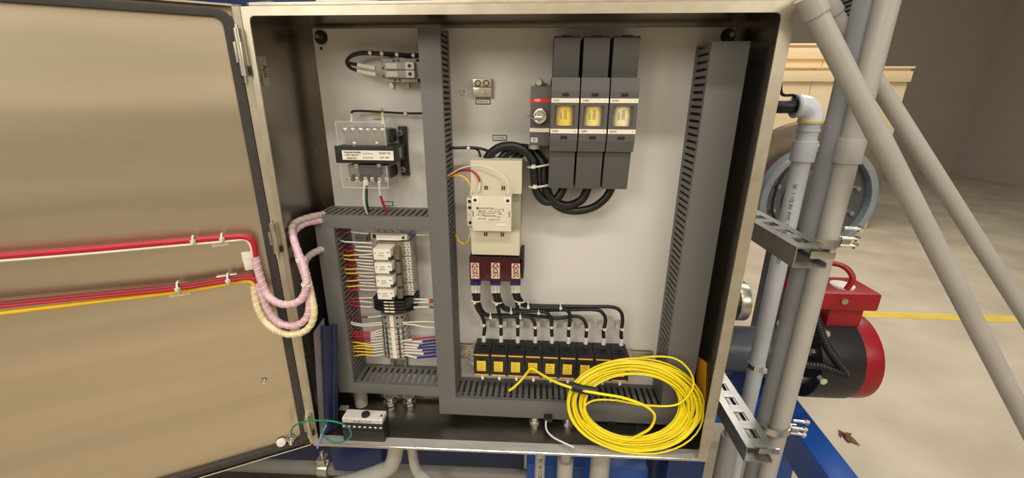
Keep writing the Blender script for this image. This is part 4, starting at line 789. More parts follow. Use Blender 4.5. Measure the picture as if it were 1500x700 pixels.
rail_stop(xl - 0.0125, 'metal end stop left of the nine black breakers'); rail_stop(xr + 0.003, 'metal end stop right of the nine black breakers')
br0 = None
def breaker(i):
    a = xl + i * BWD + 0.0006; b = xl + (i + 1) * BWD - 0.0006; w = b - a; h = zt - zb
    t = thing('circuit_breaker', ((a + b) / 2, PY0, zb), 'leftmost black breaker with amber lines and a yellow label', 'breaker', 'black breakers in a row')
    MB().prism([(0.168, zb), (0.102, zb), (0.100, zb + 0.002), (0.100, zt), (0.108, zt + 0.003), (0.140, ztb), (0.168, ztb)], 'x', a, b).build('housing', BLACK, t, bevel=0.0012)
    MB().box(a + w * 0.1, b - w * 0.12, 0.1205, 0.130, zt + 0.011, zt + 0.0125).build('top_ridge', BLACK, t, bevel=0.0005)
    for zz in (zt - 0.004, zb + 0.004):
        MB().box(a + w * 0.05, b - w * 0.10, 0.0988, 0.1008, zz - 0.0016, zz + 0.0016).build('amber_line', ORANGE, t, bevel=0.0005)
    lb = MB().box(a + w * 0.20, a + w * 0.74, 0.0978, 0.1003, zb + h * 0.25, zb + h * 0.68).build('yellow_label', LABELYEL, t, bevel=0.0004)
    MB().box(a + w * 0.28, a + w * 0.62, 0.0985, 0.1003, zb + h * 0.71, zb + h * 0.76).build('indicator_slot', CABLEBLACK, t)
    for k in range(4):
        MB().box(a + w * 0.24, a + w * (0.62 - 0.05 * (k % 2)), 0.0975, 0.0980, zb + h * (0.31 + 0.09 * k), zb + h * (0.33 + 0.09 * k)).build('print_line', mat('label_print', (176, 140, 40), 0.5), lb)
    # pale tab under the front
    MB().box(a + w * 0.46, a + w * 0.60, 0.097, 0.104, zb - 0.008, zb + 0.0005).build('release_tab', WHITE, t, bevel=0.0006)
    # entry collar for the cable
    MB().box(a + w * 0.42, a + w * 0.80, 0.128, 0.152, ztb - 0.0145, ztb - 0.004).build('entry_collar', GREYPL, t, bevel=0.001)
    return t
br0 = breaker(0)
nth = ['leftmost', 'second', 'third', 'fourth', 'fifth', 'sixth', 'seventh', 'eighth', 'rightmost']
for i in range(1, 9):
    extra = {3: ', behind the loose yellow cable end', 7: ', partly behind the yellow coil', 8: ', mostly behind the yellow coil'}.get(i, '')
    copy_tree(br0, (i * BWD, 0, 0), '%s black breaker of nine from the left%s' % (nth[i], extra))

# cables from the power block to the breakers
BXP = [(-0.0725, 0.14, -0.2513), (-0.0294, 0.14, -0.2494), (0.0119, 0.14, -0.2495), (0.0547, 0.14, -0.2476), (0.0956, 0.14, -0.2468), (0.1359, 0.14, -0.2459), (0.1778, 0.14, -0.246), (0.2206, 0.14, -0.246), (0.2633, 0.14, -0.246)]
LG = ((-0.0887, 0.125, -0.1093), (-0.0406, 0.125, -0.1076), (0.0056, 0.125, -0.106))
CR = 0.0043
routes = [
    (0, 0, [(-0.0932, 0.122, -0.1133), (-0.0889, 0.122, -0.1361), (-0.0853, 0.128, -0.1606), (-0.0743, 0.14, -0.1906), (-0.0696, 0.14, -0.2148)]),
    (0, 3, [(-0.0861, 0.118, -0.1112), (-0.0836, 0.118, -0.1428), (-0.0727, 0.13, -0.174), (-0.0442, 0.14, -0.1866), (0.0055, 0.14, -0.1837), (0.0335, 0.14, -0.1835), (0.0502, 0.14, -0.1949), (0.054, 0.14, -0.2172)]),
    (0, 6, [(-0.0803, 0.122, -0.1129), (-0.0796, 0.124, -0.1457), (-0.0654, 0.137, -0.1793), (-0.0281, 0.146, -0.1855), (0.0466, 0.148, -0.1846), (0.1046, 0.148, -0.1897), (0.145, 0.145, -0.1809), (0.1645, 0.142, -0.184), (0.1748, 0.14, -0.1972), (0.1776, 0.14, -0.2158)]),
    (1, 1, [(-0.0467, 0.122, -0.1117), (-0.0404, 0.122, -0.1308), (-0.0365, 0.13, -0.1562), (-0.0311, 0.142, -0.1918), (-0.0294, 0.14, -0.2169)]),
    (1, 4, [(-0.0399, 0.118, -0.1095), (-0.0337, 0.118, -0.1356), (-0.0217, 0.128, -0.1582), (0.0057, 0.134, -0.1676), (0.0545, 0.134, -0.1648), (0.0789, 0.134, -0.1684), (0.0909, 0.137, -0.1842), (0.0937, 0.14, -0.2155)]),
    (1, 7, [(-0.0339, 0.122, -0.1112), (-0.0295, 0.125, -0.1354), (-0.0159, 0.138, -0.1614), (0.0298, 0.146, -0.1712), (0.1277, 0.142, -0.1626), (0.1947, 0.138, -0.1579), (0.2145, 0.137, -0.1683), (0.2208, 0.138, -0.1869), (0.2184, 0.14, -0.2159)]),
    (2, 2, [(-0.0005, 0.122, -0.1101), (0.006, 0.122, -0.1273), (0.0105, 0.134, -0.1565), (0.0111, 0.144, -0.1894), (0.0116, 0.14, -0.219)]),
    (2, 5, [(0.006, 0.118, -0.1079), (0.011, 0.118, -0.1269), (0.0268, 0.128, -0.1492), (0.0624, 0.134, -0.1563), (0.1075, 0.134, -0.1546), (0.1304, 0.134, -0.1627), (0.1364, 0.137, -0.1824), (0.1349, 0.14, -0.2157)]),
    (2, 8, [(0.0122, 0.122, -0.1096), (0.017, 0.125, -0.1284), (0.0331, 0.134, -0.1484), (0.0785, 0.138, -0.1524), (0.175, 0.138, -0.1505), (0.2308, 0.138, -0.1493), (0.2522, 0.138, -0.1584), (0.2604, 0.138, -0.1798), (0.2607, 0.14, -0.216)]),
]
pn = ['left', 'middle', 'right']
for (l, b, pts) in routes:
    e = Vector(BXP[b])
    cb = wire([Vector(p) for p in pts] + [e + Vector((0, 0, 0.010))], CR, 10).build('power_cable', CABLEBLACK, None, label='black cable from the %s pole of the power block to the %s black breaker' % (pn[l], nth[b]), category='cable', group='black cables to the breakers')
    MB().cyl(e + Vector((0, 0, 0.012)), e + Vector((0, 0, -0.006)), CR * 1.25, 12).build('cable_marker', SLEEVE, cb)
    MB().box(e.x - 0.0048, e.x + 0.0048, e.y - 0.006, e.y + 0.006, e.z - 0.0145, e.z - 0.0062).build('blue_boot', BLUE, cb, bevel=0.001)
    s0 = Vector(pts[0])
    MB().cyl(s0 + Vector((0, 0, 0.019)), s0 + Vector((0, 0, -0.002)), CR * 1.1, 10).build('cable_marker', SLEEVE, cb)
    MB().box(s0.x - 0.0055, s0.x + 0.0055, s0.y - 0.006, s0.y + 0.008, s0.z + 0.018, s0.z + 0.028).build('blue_boot', BLUE, cb, bevel=0.001)
for l, (p, R) in enumerate((((-0.0879, 0.121, -0.1356), 0.0115), ((-0.0373, 0.122, -0.1378), 0.0115), ((0.0156, 0.122, -0.134), 0.0115))):
    tie(p, (0.1, 0.2, 1), R, 'cable tie just below the %s pole of the power block' % pn[l], 0.0016)
for i, (p, R) in enumerate((((-0.0542, 0.14, -0.1851), 0.008), ((-0.0043, 0.136, -0.1672), 0.008), ((0.0364, 0.131, -0.1494), 0.008), ((0.1123, 0.136, -0.151), 0.009), ((0.0611, 0.138, -0.1676), 0.008), ((0.0177, 0.143, -0.1839), 0.008))):
    tie(p, (1, 0, 0.1), R, 'nylon tie on the level black cable run, ' + ['far left below the left pole', 'below the gap between middle and right poles', 'upper run at the right pole', 'upper run above the sixth breaker', 'middle run above the fourth breaker', 'lower run above the third breaker'][i], 0.0015)
for i, p in enumerate(((-0.0712, 0.14, -0.2092), (-0.0293, 0.14, -0.2094), (0.0115, 0.14, -0.2077), (0.0538, 0.14, -0.2097), (0.0934, 0.14, -0.208), (0.1346, 0.14, -0.2082), (0.1772, 0.14, -0.2102), (0.2195, 0.14, -0.2084), (0.2615, 0.14, -0.2066))):
    tie(p, (0, 0, 1), CR + 0.0012, 'cable tie holding the %s breaker cable to its clear pad' % nth[i], 0.0013)
    MB().box(p[0] - 0.012, p[0] + 0.012, 0.150, PY0, p[2] - 0.010, p[2] + 0.006).build('tie_mount', CLEARPAD, None, bevel=0.0008, label='clear adhesive pad behind the %s breaker cable' % nth[i], category='tie mount', group='clear adhesive pads')

# thick black loop between the switch and the contactor
TR_ = 0.0092
loops = [
    [(-0.0605, 0.125, 0.1808), (-0.0526, 0.122, 0.2013), (-0.0292, 0.118, 0.219), (-0.0007, 0.115, 0.2224), (0.0248, 0.112, 0.2134), (0.0407, 0.11, 0.193), (0.0442, 0.11, 0.1619), (0.0492, 0.11, 0.1302), (0.0657, 0.112, 0.1094), (0.086, 0.115, 0.1091), (0.1, 0.118, 0.1235), (0.1066, 0.12, 0.1409)],
    [(-0.0319, 0.13, 0.1776), (-0.0231, 0.13, 0.1993), (-0.0016, 0.13, 0.2138), (0.0242, 0.128, 0.2171), (0.0473, 0.122, 0.2055), (0.0621, 0.115, 0.1841), (0.0643, 0.112, 0.1562), (0.0708, 0.112, 0.1287), (0.0905, 0.115, 0.1062), (0.1171, 0.118, 0.0986), (0.1428, 0.12, 0.1091), (0.1534, 0.12, 0.1256), (0.1579, 0.12, 0.1447)],
    [(-0.0034, 0.14, 0.1735), (0.0052, 0.142, 0.1938), (0.021, 0.142, 0.2084), (0.0385, 0.14, 0.2089), (0.0561, 0.136, 0.1953), (0.0684, 0.13, 0.1704), (0.0707, 0.128, 0.1416), (0.0789, 0.126, 0.1124), (0.1032, 0.124, 0.0907), (0.137, 0.122, 0.0859), (0.1698, 0.12, 0.0947), (0.1917, 0.12, 0.1116), (0.2032, 0.12, 0.1295), (0.2076, 0.12, 0.1456)],
]
for i, pts in enumerate(loops):
    wire(pts, TR_ if i < 2 else TR_ * 0.92, 14, 8).build('power_cable', CABLEBLACK, None, label='thick black cable looping from the contactor top to the %s switch pole' % pn[i], category='cable', group='thick black looped cables')
for i, (p, ax) in enumerate((((0.0536, 0.113, 0.1843), (0.1, 0, 1)), ((0.0575, 0.112, 0.143), (0.1, 0, 1)))):
    tt = MB(); c = Vector(p); A = 0.024; B_ = 0.016
    tt.tube([c + Vector((A * math.cos(k * math.pi / 10), B_ * math.sin(k * math.pi / 10), 0.004 * math.cos(k * math.pi / 10))) for k in range(20)], 0.0022, 6, closed=True)
    tt.box(c.x - 0.016, c.x - 0.008, c.y - B_ - 0.004, c.y - B_ + 0.004, c.z - 0.004, c.z + 0.003)
    tt.build('cable_tie', TIE, None, label='wide nylon tie round the thick black loop, ' + ('upper one', 'lower one')[i], category='cable tie', group='nylon cable ties')
lead('black_lead', [(-0.1375, 0.13, 0.2163), (-0.1172, 0.13, 0.2158), (-0.091, 0.13, 0.2169), (-0.0707, 0.13, 0.215), (-0.054, 0.135, 0.2082), (-0.0401, 0.14, 0.1934)], 0.0030, CABLEBLACK, 'thin black lead from the tall duct passing over the contactor corner', ties=())
lead('black_lead', [(-0.1386, 0.135, 0.2143), (-0.0918, 0.135, 0.2149), (-0.0787, 0.135, 0.2122), (-0.0731, 0.135, 0.2023), (-0.0719, 0.135, 0.1878)], 0.0026, CABLEBLACK, 'thin black lead from the tall duct bending down at the contactor corner')
lead('black_lead', [(0.0045, 0.13, 0.1796), (-0.0013, 0.128, 0.1899), (-0.0027, 0.126, 0.2015), (0.0058, 0.128, 0.2084)], 0.0024, CABLEBLACK, 'short thin black lead under the arch of thick cables')
tie((-0.0957, 0.1325, 0.216), (1, 0, 0), 0.0062, 'cable tie on the thin black leads by the tall duct')

# ------------------------------------------------------------------ yellow cable coil leaning in the bottom right corner
CS = 0.26
def CP(x, z, dy=0.0): return Vector((x, 0.010 + CS * (z + 0.452) + dy, z))
cl, cr_, ct_, cb_ = (0.1259, 0.045, -0.352), (0.4375, 0.045, -0.3306), (0.2886, 0.072, -0.2377), (0.2811, 0.012, -0.4505)
xc, zc = (cl[0] + cr_[0]) / 2, (ct_[2] + cb_[2]) / 2
RX_, RZ_ = (cr_[0] - cl[0]) / 2, (ct_[2] - cb_[2]) / 2
coil = thing('cable_coil', (xc, 0.02, zc - RZ_), 'big coil of thin yellow cable in the bottom right corner of the cabinet', 'cable coil')
NTURN = 30; pts = []; rnd = random.Random(11)
turns = [(rnd.uniform(0.63, 1.0), rnd.uniform(-0.09, 0.09), rnd.uniform(-0.08, 0.08), rnd.uniform(-0.010, 0.010), rnd.uniform(-0.05, 0.05), rnd.uniform(0, 6.28)) for _ in range(NTURN + 1)]
turns[4] = (1.0, 0.03, 0, 0.004, 0.02, 0); turns[11] = (1.0, -0.01, -0.01, -0.006, 0.0, 1)
for k in range(NTURN * 40):
    q = k / 40.0; i = int(q); f = q - i; f2 = f * f * (3 - 2 * f); th = 2 * math.pi * f + 3.6
    A = [turns[i][j] * (1 - f2) + turns[i + 1][j] * f2 for j in range(6)]
    pinch = 0.5 + 0.5 * math.cos(th - 3.45)               # the bundle is gathered at the tape on its left
    rr = A[0] * (1 - 0.30 * pinch) + 0.88 * 0.30 * pinch
    rr += A[4] * math.cos(2 * th + A[5]) * (1 - pinch)
    x = xc + RX_ * (rr * math.cos(th) + A[1] * (1 - pinch) * 0.9); z = zc + RZ_ * (rr * math.sin(th) + A[2] * (1 - pinch))
    z = max(z, zc - RZ_ * 1.0 + 0.0005); x = min(max(x, xc - RX_), xc + RX_)
    pts.append(CP(x, z, A[3] * (1 - 0.3 * pinch)))
MB().tube(pts, 0.0019, 7).build('coiled_cable', COILYEL, coil)
MB().tube(sm([(0.2603, 0.075, -0.2574), (0.3021, 0.066, -0.2349), (0.3582, 0.055, -0.2266), (0.3915, 0.045, -0.2462), (0.4042, 0.035, -0.2772), (0.3914, 0.028, -0.3084), (0.3617, 0.024, -0.3287), (0.2948, 0.024, -0.3307), (0.2344, 0.026, -0.3229), (0.1869, 0.03, -0.3306), (0.1686, 0.03, -0.3561), (0.1811, 0.025, -0.393), (0.2104, 0.02, -0.4216)], 10), 0.0021, 7).build('stray_turn', COILYEL, coil)
MB().tube(sm([(0.2351, 0.02, -0.4396), (0.271, 0.014, -0.4198), (0.298, 0.009, -0.396), (0.315, 0.007, -0.3761), (0.3207, 0.006, -0.3488), (0.3129, 0.006, -0.331), (0.2897, 0.008, -0.3159), (0.2458, 0.014, -0.3052), (0.1944, 0.02, -0.302), (0.1502, 0.03, -0.3013), (0.1054, 0.052, -0.3021), (0.071, 0.076, -0.2991), (0.0531, 0.088, -0.2954), (0.0449, 0.09, -0.2953), (0.037, 0.09, -0.3072), (0.0243, 0.088, -0.3257), (0.0083, 0.082, -0.3415), (-0.0047, 0.08, -0.3524)], 10), 0.0030, 8).build('loose_end', COILYEL, coil, label='loose yellow end bent back in front of a breaker')
tp_ = [(0.1398, 0.035, -0.2984), (0.1612, 0.033, -0.3031), (0.1944, 0.03, -0.3062)]
MB().tube(sm(tp_, 8), 0.0100, 12).build('tape_wrap', CABLEBLACK, coil, label='black tape wrap')

# ------------------------------------------------------------------ things on the floor of the cabinet
ZF = -0.459
fl = lambda p: ZF
def P3(p): return Vector(p)
# black device with a pale top
a = (-0.3965, 0.012, -0.455); b = (-0.2963, 0.012, -0.4486)
dv = thing('relay_socket', ((a[0] + b[0]) / 2, 0.04, -0.462), 'loose black socket with pale printed top lying at the bottom left of the cabinet', 'socket')
zt_ = (-0.3463, 0.014, -0.3997)[2]; yb_ = (-0.359, 0.0453, -0.3997)[1]
MB().box(a[0], b[0], 0.012, yb_ + 0.004, -0.4625, zt_ - 0.012).build('base', BLACK, dv, bevel=0.002)
MB().box(a[0] + 0.002, b[0] - 0.002, 0.013, 0.016, zt_ - 0.0245, zt_ - 0.0225).build('step', GREYPL, dv)
MB().box(a[0], b[0], 0.010, 0.014, zt_ - 0.033, zt_ - 0.031).build('step', BLACK, dv)
for k in range(8):
    xx = a[0] + 0.006 + k * (b[0] - a[0] - 0.012) / 7
    MB().box(xx - 0.0026, xx + 0.0026, 0.0105, 0.0125, zt_ - 0.0215, zt_ - 0.0190).build('contact_mark', WHITE, dv)
top = MB().prism([(0.014, zt_ - 0.012), (0.014, zt_ - 0.002), (0.017, zt_), (yb_, zt_), (yb_, zt_ - 0.012)], 'x', a[0] + 0.002, b[0] - 0.002).build('pale_top', mat('pale_printed_plastic', (196, 190, 182), 0.55, var=0.12, scale=140), dv, bevel=0.001)
MB().cyl(((a[0] + b[0]) / 2 + 0.004, yb_ * 0.62, zt_), ((a[0] + b[0]) / 2 + 0.004, yb_ * 0.62, zt_ + 0.006), 0.0105, 18, 0.009).build('knob', BLACK, dv, bevel=0.001)
MB().prism([(b[0] - 0.012, 0.026), (b[0] - 0.004, 0.026), (b[0] - 0.008, 0.034)], 'z', zt_, zt_ + 0.0005).build('warning_mark', INK, dv)
text(dv, 'A1 A2 11 12 14', 0.0065, ((a[0] + b[0]) / 2, 0.0137, zt_ - 0.0070), INK)
# blue folders against the left wall
fo = thing('document_folder', (-0.435, 0.08, -0.462), 'blue document folder standing upright against the left cabinet wall', 'folder')
def sheet(b0, b1, t0, t1, th, bow, m, name):
    mb = MB(); n = 6; m_ = 4; vs = []
    for lay in (0, 1):
        for k in range(m_ + 1):
            w = k / m_
            for i in range(n + 1):
                u = i / n; lo = Vector(b0).lerp(Vector(b1), u); hi = Vector(t0).lerp(Vector(t1), u); p = lo.lerp(hi, w)
                p.y -= bow * math.sin(math.pi * u); p.x += th * lay * 0.5; p.y += th * lay
                vs.append(p)
    N = (n + 1) * (m_ + 1); fs = []
    q = lambda l, k, i: l * N + k * (n + 1) + i
    for k in range(m_):
        for i in range(n):
            fs += [(q(0, k, i), q(0, k, i + 1), q(0, k + 1, i + 1), q(0, k + 1, i)), (q(1, k, i), q(1, k + 1, i), q(1, k + 1, i + 1), q(1, k, i + 1))]
    for i in range(n): fs += [(q(0, 0, i), q(1, 0, i), q(1, 0, i + 1), q(0, 0, i + 1)), (q(0, m_, i), q(0, m_, i + 1), q(1, m_, i + 1), q(1, m_, i))]
    for k in range(m_): fs += [(q(0, k, 0), q(0, k + 1, 0), q(1, k + 1, 0), q(1, k, 0)), (q(0, k, n), q(1, k, n), q(1, k + 1, n), q(0, k + 1, n))]
    return mb.add(vs, fs).build(name, m, fo)
sheet((-0.4565, 0.016, -0.462), (-0.448, 0.052, -0.462), (-0.4427, 0.035, -0.1853), (-0.4283, 0.06, -0.1624), 0.0012, 0.003, PAPERGREY, 'clear_sleeve')
sheet((-0.4515, 0.030, -0.462), (-0.4375, 0.046, -0.462), (-0.4287, 0.045, -0.1731), (-0.4086, 0.055, -0.1763), 0.0025, 0.004, FOLDERBLUE, 'front_leaf')
sheet((-0.4370, 0.044, -0.462), (-0.4315, 0.050, -0.462), (-0.4117, 0.058, -0.1764), (-0.3999, 0.06, -0.177), 0.0025, 0.002, FOLDERBLUE, 'back_leaf')
MB().tube([(-0.4300, 0.052, -0.458), Vector((-0.4012, 0.062, -0.18))], 0.0018, 10).build('spine', FOLDERBLUE, fo)
# conduit hubs and fittings coming through the floor
def hub(c, r, h, label, m=ZINC):
    t = thing('conduit_fitting', c, label, 'conduit fitting', 'fittings in the cabinet floor')
    c = Vector(c)
    MB().cyl(c, c + Vector((0, 0, h)), r, 18).build('sleeve', m, t, bevel=0.0008)
    MB().cyl(c, c + Vector((0, 0, h * 0.35)), r * 1.35, 8).build('locknut', m, t, bevel=0.0008)
    MB().washer(c + Vector((0, 0, h * 0.75)), (0, 0, 1), r * 1.15, r * 0.8, h * 0.3).build('bushing', CHROME if m is ZINC else m, t)
    return t
hub((-0.3284, 0.1473, -0.462), 0.013, 0.022, 'bright metal conduit fitting, left of the two under the short level duct')
hub((-0.2773, 0.1508, -0.462), 0.013, 0.022, 'bright metal conduit fitting, right of the two under the short level duct')
hub((0.0582, 0.1006, -0.458), 0.011, 0.018, 'metal conduit fitting left of the loose grey wire')
hub((0.1422, 0.1005, -0.457), 0.011, 0.018, 'metal conduit fitting right of the loose grey wire, by the coil')
c = (-0.4029, 0.1368, -0.462)
MB().cyl(c, (c[0], c[1], -0.394), 0.0165, 20).build('conduit_stub', PVCGREY, None, label='grey plastic conduit stub rising under the left upright duct', category='conduit')
c = (-0.4432, 0.1182, -0.462)
MB().box(c[0] - 0.011, c[0] + 0.011, c[1] - 0.008, c[1] + 0.008, -0.4625, -0.459).build('tie_mount', LGREY, None, bevel=0.001, label='pale square pad on the cabinet floor beside the blue folder', category='tie mount')
w_ = [(0.0964, 0.088, -0.4258), (0.0861, 0.07, -0.4291), (0.0877, 0.05, -0.4374), (0.1021, 0.035, -0.4427), (0.1252, 0.018, -0.441), (0.1495, 0.006, -0.4415)]
wb = wire(w_, 0.0022).build('loose_wire', mat('grey_white_insulation', (200, 204, 212), 0.35), None, label='loose grey white wire lying on the cabinet floor left of the coil', category='wire')
bl = (0.0811, 0.085, -0.4221)
MB().box(bl[0], bl[0] + 0.020, 0.070, 0.086, bl[2] - 0.010, bl[2] + 0.002).build('black_clip', BLACK, None, bevel=0.003, label='small black clip at the top of the loose grey white wire', category='clip')
c0, c1 = (0.1897, 0.0682, -0.456), (0.3276, 0.0776, -0.456)
bt = thing('access_plate', ((c0[0] + c1[0]) / 2, 0.08, -0.456), 'black plate with a fitting on the cabinet floor inside the coil', 'plate')
MB().box(c0[0], c1[0] - 0.02, c0[1], c0[1] + 0.075, -0.4565, -0.4525).build('plate', BLACK, bt, bevel=0.001)
c = (0.2478, 0.0951, -0.452)
MB().box(c[0] - 0.012, c[0] + 0.012, c[1] - 0.01, c[1] + 0.012, -0.4525, -0.435).cyl((c[0] - 0.01, c[1] - 0.004, -0.436), (c[0] + 0.002, c[1] - 0.004, -0.428), 0.004, 10).build('fitting', DARKMETAL, bt, bevel=0.002)
# orange sticker on the right wall
sp = [(0.4405, 0.1249, -0.2641), (0.4405, 0.0726, -0.247), (0.4405, 0.047, -0.3359), (0.4405, 0.0939, -0.3626)]
mb = MB().add([(p[0], p[1], p[2]) for p in sp] + [(p[0] + 0.001, p[1], p[2]) for p in sp], [(0, 1, 2, 3), (7, 6, 5, 4), (0, 4, 5, 1), (1, 5, 6, 2), (2, 6, 7, 3), (3, 7, 4, 0)])
mb.build('wall_sticker', ORANGESTK, None, label='orange sticker on the inside of the right cabinet wall behind the coil', category='sticker')

# ------------------------------------------------------------------ cables on the door
def helix(pts, R, r, pitch, n=8):
    out = []; L = 0; prev = None; pr = None
    for i, p in enumerate(pts):
        a = pts[max(i - 1, 0)]; b = pts[min(i + 1, len(pts) - 1)]; t = (b - a).normalized()
        if pr is None: nn = t.orthogonal().normalized()
        else:
            nn = (pr - t * pr.dot(t)).normalized()
        pr = nn; bb = t.cross(nn)
        if prev is not None: L += (p - prev).length
        prev = p; a_ = 2 * math.pi * L / pitch
        out.append(p + (nn * math.cos(a_) + bb * math.sin(a_)) * R)
    return out
def resample(pts, d):
    out = [pts[0]]; acc = 0
    for a, b in zip(pts, pts[1:]):
        L = (b - a).length
        while acc + L >= d:
            a = a + (b - a) * ((d - acc) / L); L = (b - a).length; out.append(a); acc = 0
        acc += L
    return out
def wrapped(parent, name, pts, R, m, m2):
    P_ = sm(pts, 10)
    o = MB().tube(P_, R, 12).build(name, m, parent)
    h = helix(resample(P_, 0.0016), R * 1.0, 0.0012, 0.013)
    MB().tube(h, 0.0009, 5).build('spiral_band', m2, o)
    return o
WRAP2 = mat('pink_wrap_band', (232, 206, 208), 0.35); CW2 = mat('cream_wrap_band', (240, 226, 188), 0.35)
def dr(u): return Vector(u)
# upper red bundle
up1 = [(-0.8277, -0.2217, 0.0782), (-0.7043, -0.1533, 0.0725), (-0.5981, -0.0944, 0.0691), (-0.5557, -0.0709, 0.0675), (-0.5185, -0.0503, 0.0663), (-0.4997, -0.0398, 0.0627), (-0.4913, -0.0352, 0.0525), (-0.4906, -0.0348, 0.0328), (-0.4921, -0.0356, 0.019)]
dc = thing('door_cable', up1[4], 'upper red cable bundle crossing the open door into the pink wrapped loop', 'cable')
MB().tube(sm(up1, 8), 0.0055, 10).build('red_wires', REDWIRE, dc)
MB().tube(sm([Vector(p) + DN * 0.003 + Vector((0, 0, -0.0065)) for p in up1[:5]] + [Vector((-0.5011, -0.0429, 0.0589)), Vector((-0.4948, -0.0394, 0.0483)), Vector((-0.4937, -0.0388, 0.0314)), Vector((-0.4936, -0.0388, 0.0145)), Vector((-0.4928, -0.0383, -0.0086))], 8), 0.0022, 8).build('white_wire', WWIRE, dc)
loop1 = [(-0.4917, -0.0354, 0.0218), (-0.4903, -0.0369, -0.0047), (-0.4858, -0.039, -0.0328), (-0.4776, -0.0413, -0.0566), (-0.4561, -0.048, -0.0689), (-0.4345, -0.048, -0.0726), (-0.4128, -0.045, -0.0658), (-0.4022, -0.04, -0.0516), (-0.3986, -0.034, -0.0336), (-0.4022, -0.026, -0.0109), (-0.4138, -0.014, 0.0101), (-0.4281, 0, 0.0306), (-0.4402, 0.014, 0.0488), (-0.4487, 0.03, 0.061), (-0.4488, 0.045, 0.0683), (-0.4403, 0.06, 0.0716), (-0.4271, 0.075, 0.0738), (-0.4157, 0.1, 0.0718)]
wrapped(dc, 'spiral_wrap', loop1[:13], 0.0072, WRAP, WRAP2)
wrapped(dc, 'milky_wrap', loop1[12:], 0.0068, MILKY, mat('milky_band', (214, 204, 200), 0.3))
# lower bundle, dark red over yellow
lo1 = [(-0.8472, -0.2325, -0.0006), (-0.7213, -0.1627, -0.009), (-0.6132, -0.1027, -0.0164), (-0.5693, -0.0784, -0.0164), (-0.5259, -0.0544, -0.015), (-0.5051, -0.0428, -0.0157), (-0.497, -0.0383, -0.0232), (-0.496, -0.0378, -0.0381)]
dc2 = thing('door_cable', lo1[4], 'lower dark red cable bundle crossing the open door above the yellow wire', 'cable')
MB().tube(sm(lo1, 8), 0.0058, 10).build('red_wires', DARKRED, dc2)
MB().tube(sm([Vector(p) + DN * 0.004 + Vector((0, 0, -0.002)) for p in lo1], 8), 0.0032, 8).build('bright_red_wire', REDWIRE, dc2)
loop2 = [(-0.494, -0.039, -0.0316), (-0.4904, -0.0393, -0.058), (-0.4863, -0.0393, -0.082), (-0.4766, -0.0408, -0.1039), (-0.4545, -0.05, -0.1149), (-0.4338, -0.048, -0.1198), (-0.4163, -0.045, -0.1146), (-0.4042, -0.04, -0.1015), (-0.3992, -0.036, -0.082), (-0.4004, -0.03, -0.0593), (-0.4102, -0.014, -0.04), (-0.4218, 0, -0.0194), (-0.4358, 0.014, 0.0046), (-0.4474, 0.028, 0.0262), (-0.4542, 0.04, 0.0444), (-0.4493, 0.05, 0.0549), (-0.4387, 0.065, 0.0612), (-0.4254, 0.08, 0.0618), (-0.4113, 0.1, 0.0595)]
wrapped(dc2, 'spiral_wrap', loop2, 0.0070, WRAP, WRAP2)
ye1 = [(-0.8531, -0.2334, -0.0171), (-0.7256, -0.1628, -0.022), (-0.6164, -0.1022, -0.0271), (-0.5724, -0.0778, -0.0273), (-0.5336, -0.0564, -0.0258), (-0.5137, -0.0453, -0.0258), (-0.5044, -0.0401, -0.0314), (-0.5034, -0.0396, -0.0464)]
dc3 = thing('door_cable', ye1[4], 'yellow wire bundle crossing the open door into the cream wrapped loop', 'cable')
MB().tube(sm(ye1, 8), 0.0042, 10).build('yellow_wires', YELLOW, dc3)
loop3 = [(-0.5022, -0.0412, -0.0382), (-0.5024, -0.0436, -0.0623), (-0.4995, -0.0466, -0.0864), (-0.49, -0.0482, -0.1096), (-0.4706, -0.054, -0.1241), (-0.4485, -0.052, -0.1368), (-0.4241, -0.05, -0.1369), (-0.405, -0.046, -0.1275), (-0.3933, -0.042, -0.1107), (-0.3892, -0.038, -0.0882), (-0.3942, -0.03, -0.0651), (-0.4066, -0.012, -0.0469), (-0.4196, 0.006, -0.0309), (-0.4352, 0.03, -0.0199), (-0.4388, 0.05, -0.0122), (-0.4333, 0.07, -0.007), (-0.42, 0.1, -0.0045)]
wrapped(dc3, 'cream_wrap', loop3[:13], 0.0066, CREAMWRAP, CW2)
wrapped(dc3, 'milky_wrap', loop3[12:], 0.0072, MILKY, mat('milky_band', (214, 204, 200), 0.3))
# adhesive tie mounts on the door
def dpad(u, w, h, label):
    p = Vector(u); s = (p - HD).dot(DD); z = p.z
    t = dbox(MB(), s - w / 2, s + w / 2, -0.008, -0.003, z - h / 2, z + h / 2).build('tie_mount', WHITE, None, bevel=0.001, label=label, category='tie mount')
    return t
def dtie(u, label, R=0.0085):
    p = Vector(u)
    t = MB().ring(p, DD, R, 0.0018, 16, 6); q = p + DN * R
    t.box(q.x - 0.003, q.x + 0.003, q.y - 0.003, q.y + 0.003, q.z - 0.003, q.z + 0.003)
    t.build('cable_tie', TIE, None, label=label, category='cable tie', group='nylon cable ties')
dpad((-0.5465, -0.0486, 0.0542), 0.028, 0.016, 'white adhesive pad under the upper red door bundle'); dtie((-0.5318, -0.0576, 0.0664), 'cable tie on the upper red door bundle, at its white pad')
dtie((-0.5701, -0.0789, 0.0678), 'cable tie on the upper red door bundle, left of the pad')
dpad((-0.5106, -0.0288, 0.018), 0.022, 0.020, 'upper of two white adhesive pads beside the door cable bend'); dpad((-0.5107, -0.0288, 0), 0.020, 0.018, 'lower of two white adhesive pads beside the door cable bend')
dpad((-0.5479, -0.0494, -0.0243), 0.034, 0.020, 'white adhesive pad behind the lower door bundles, nearer the hinge'); dtie((-0.5358, -0.0599, -0.0157), 'cable tie on the lower door bundles, nearer the hinge', 0.011)
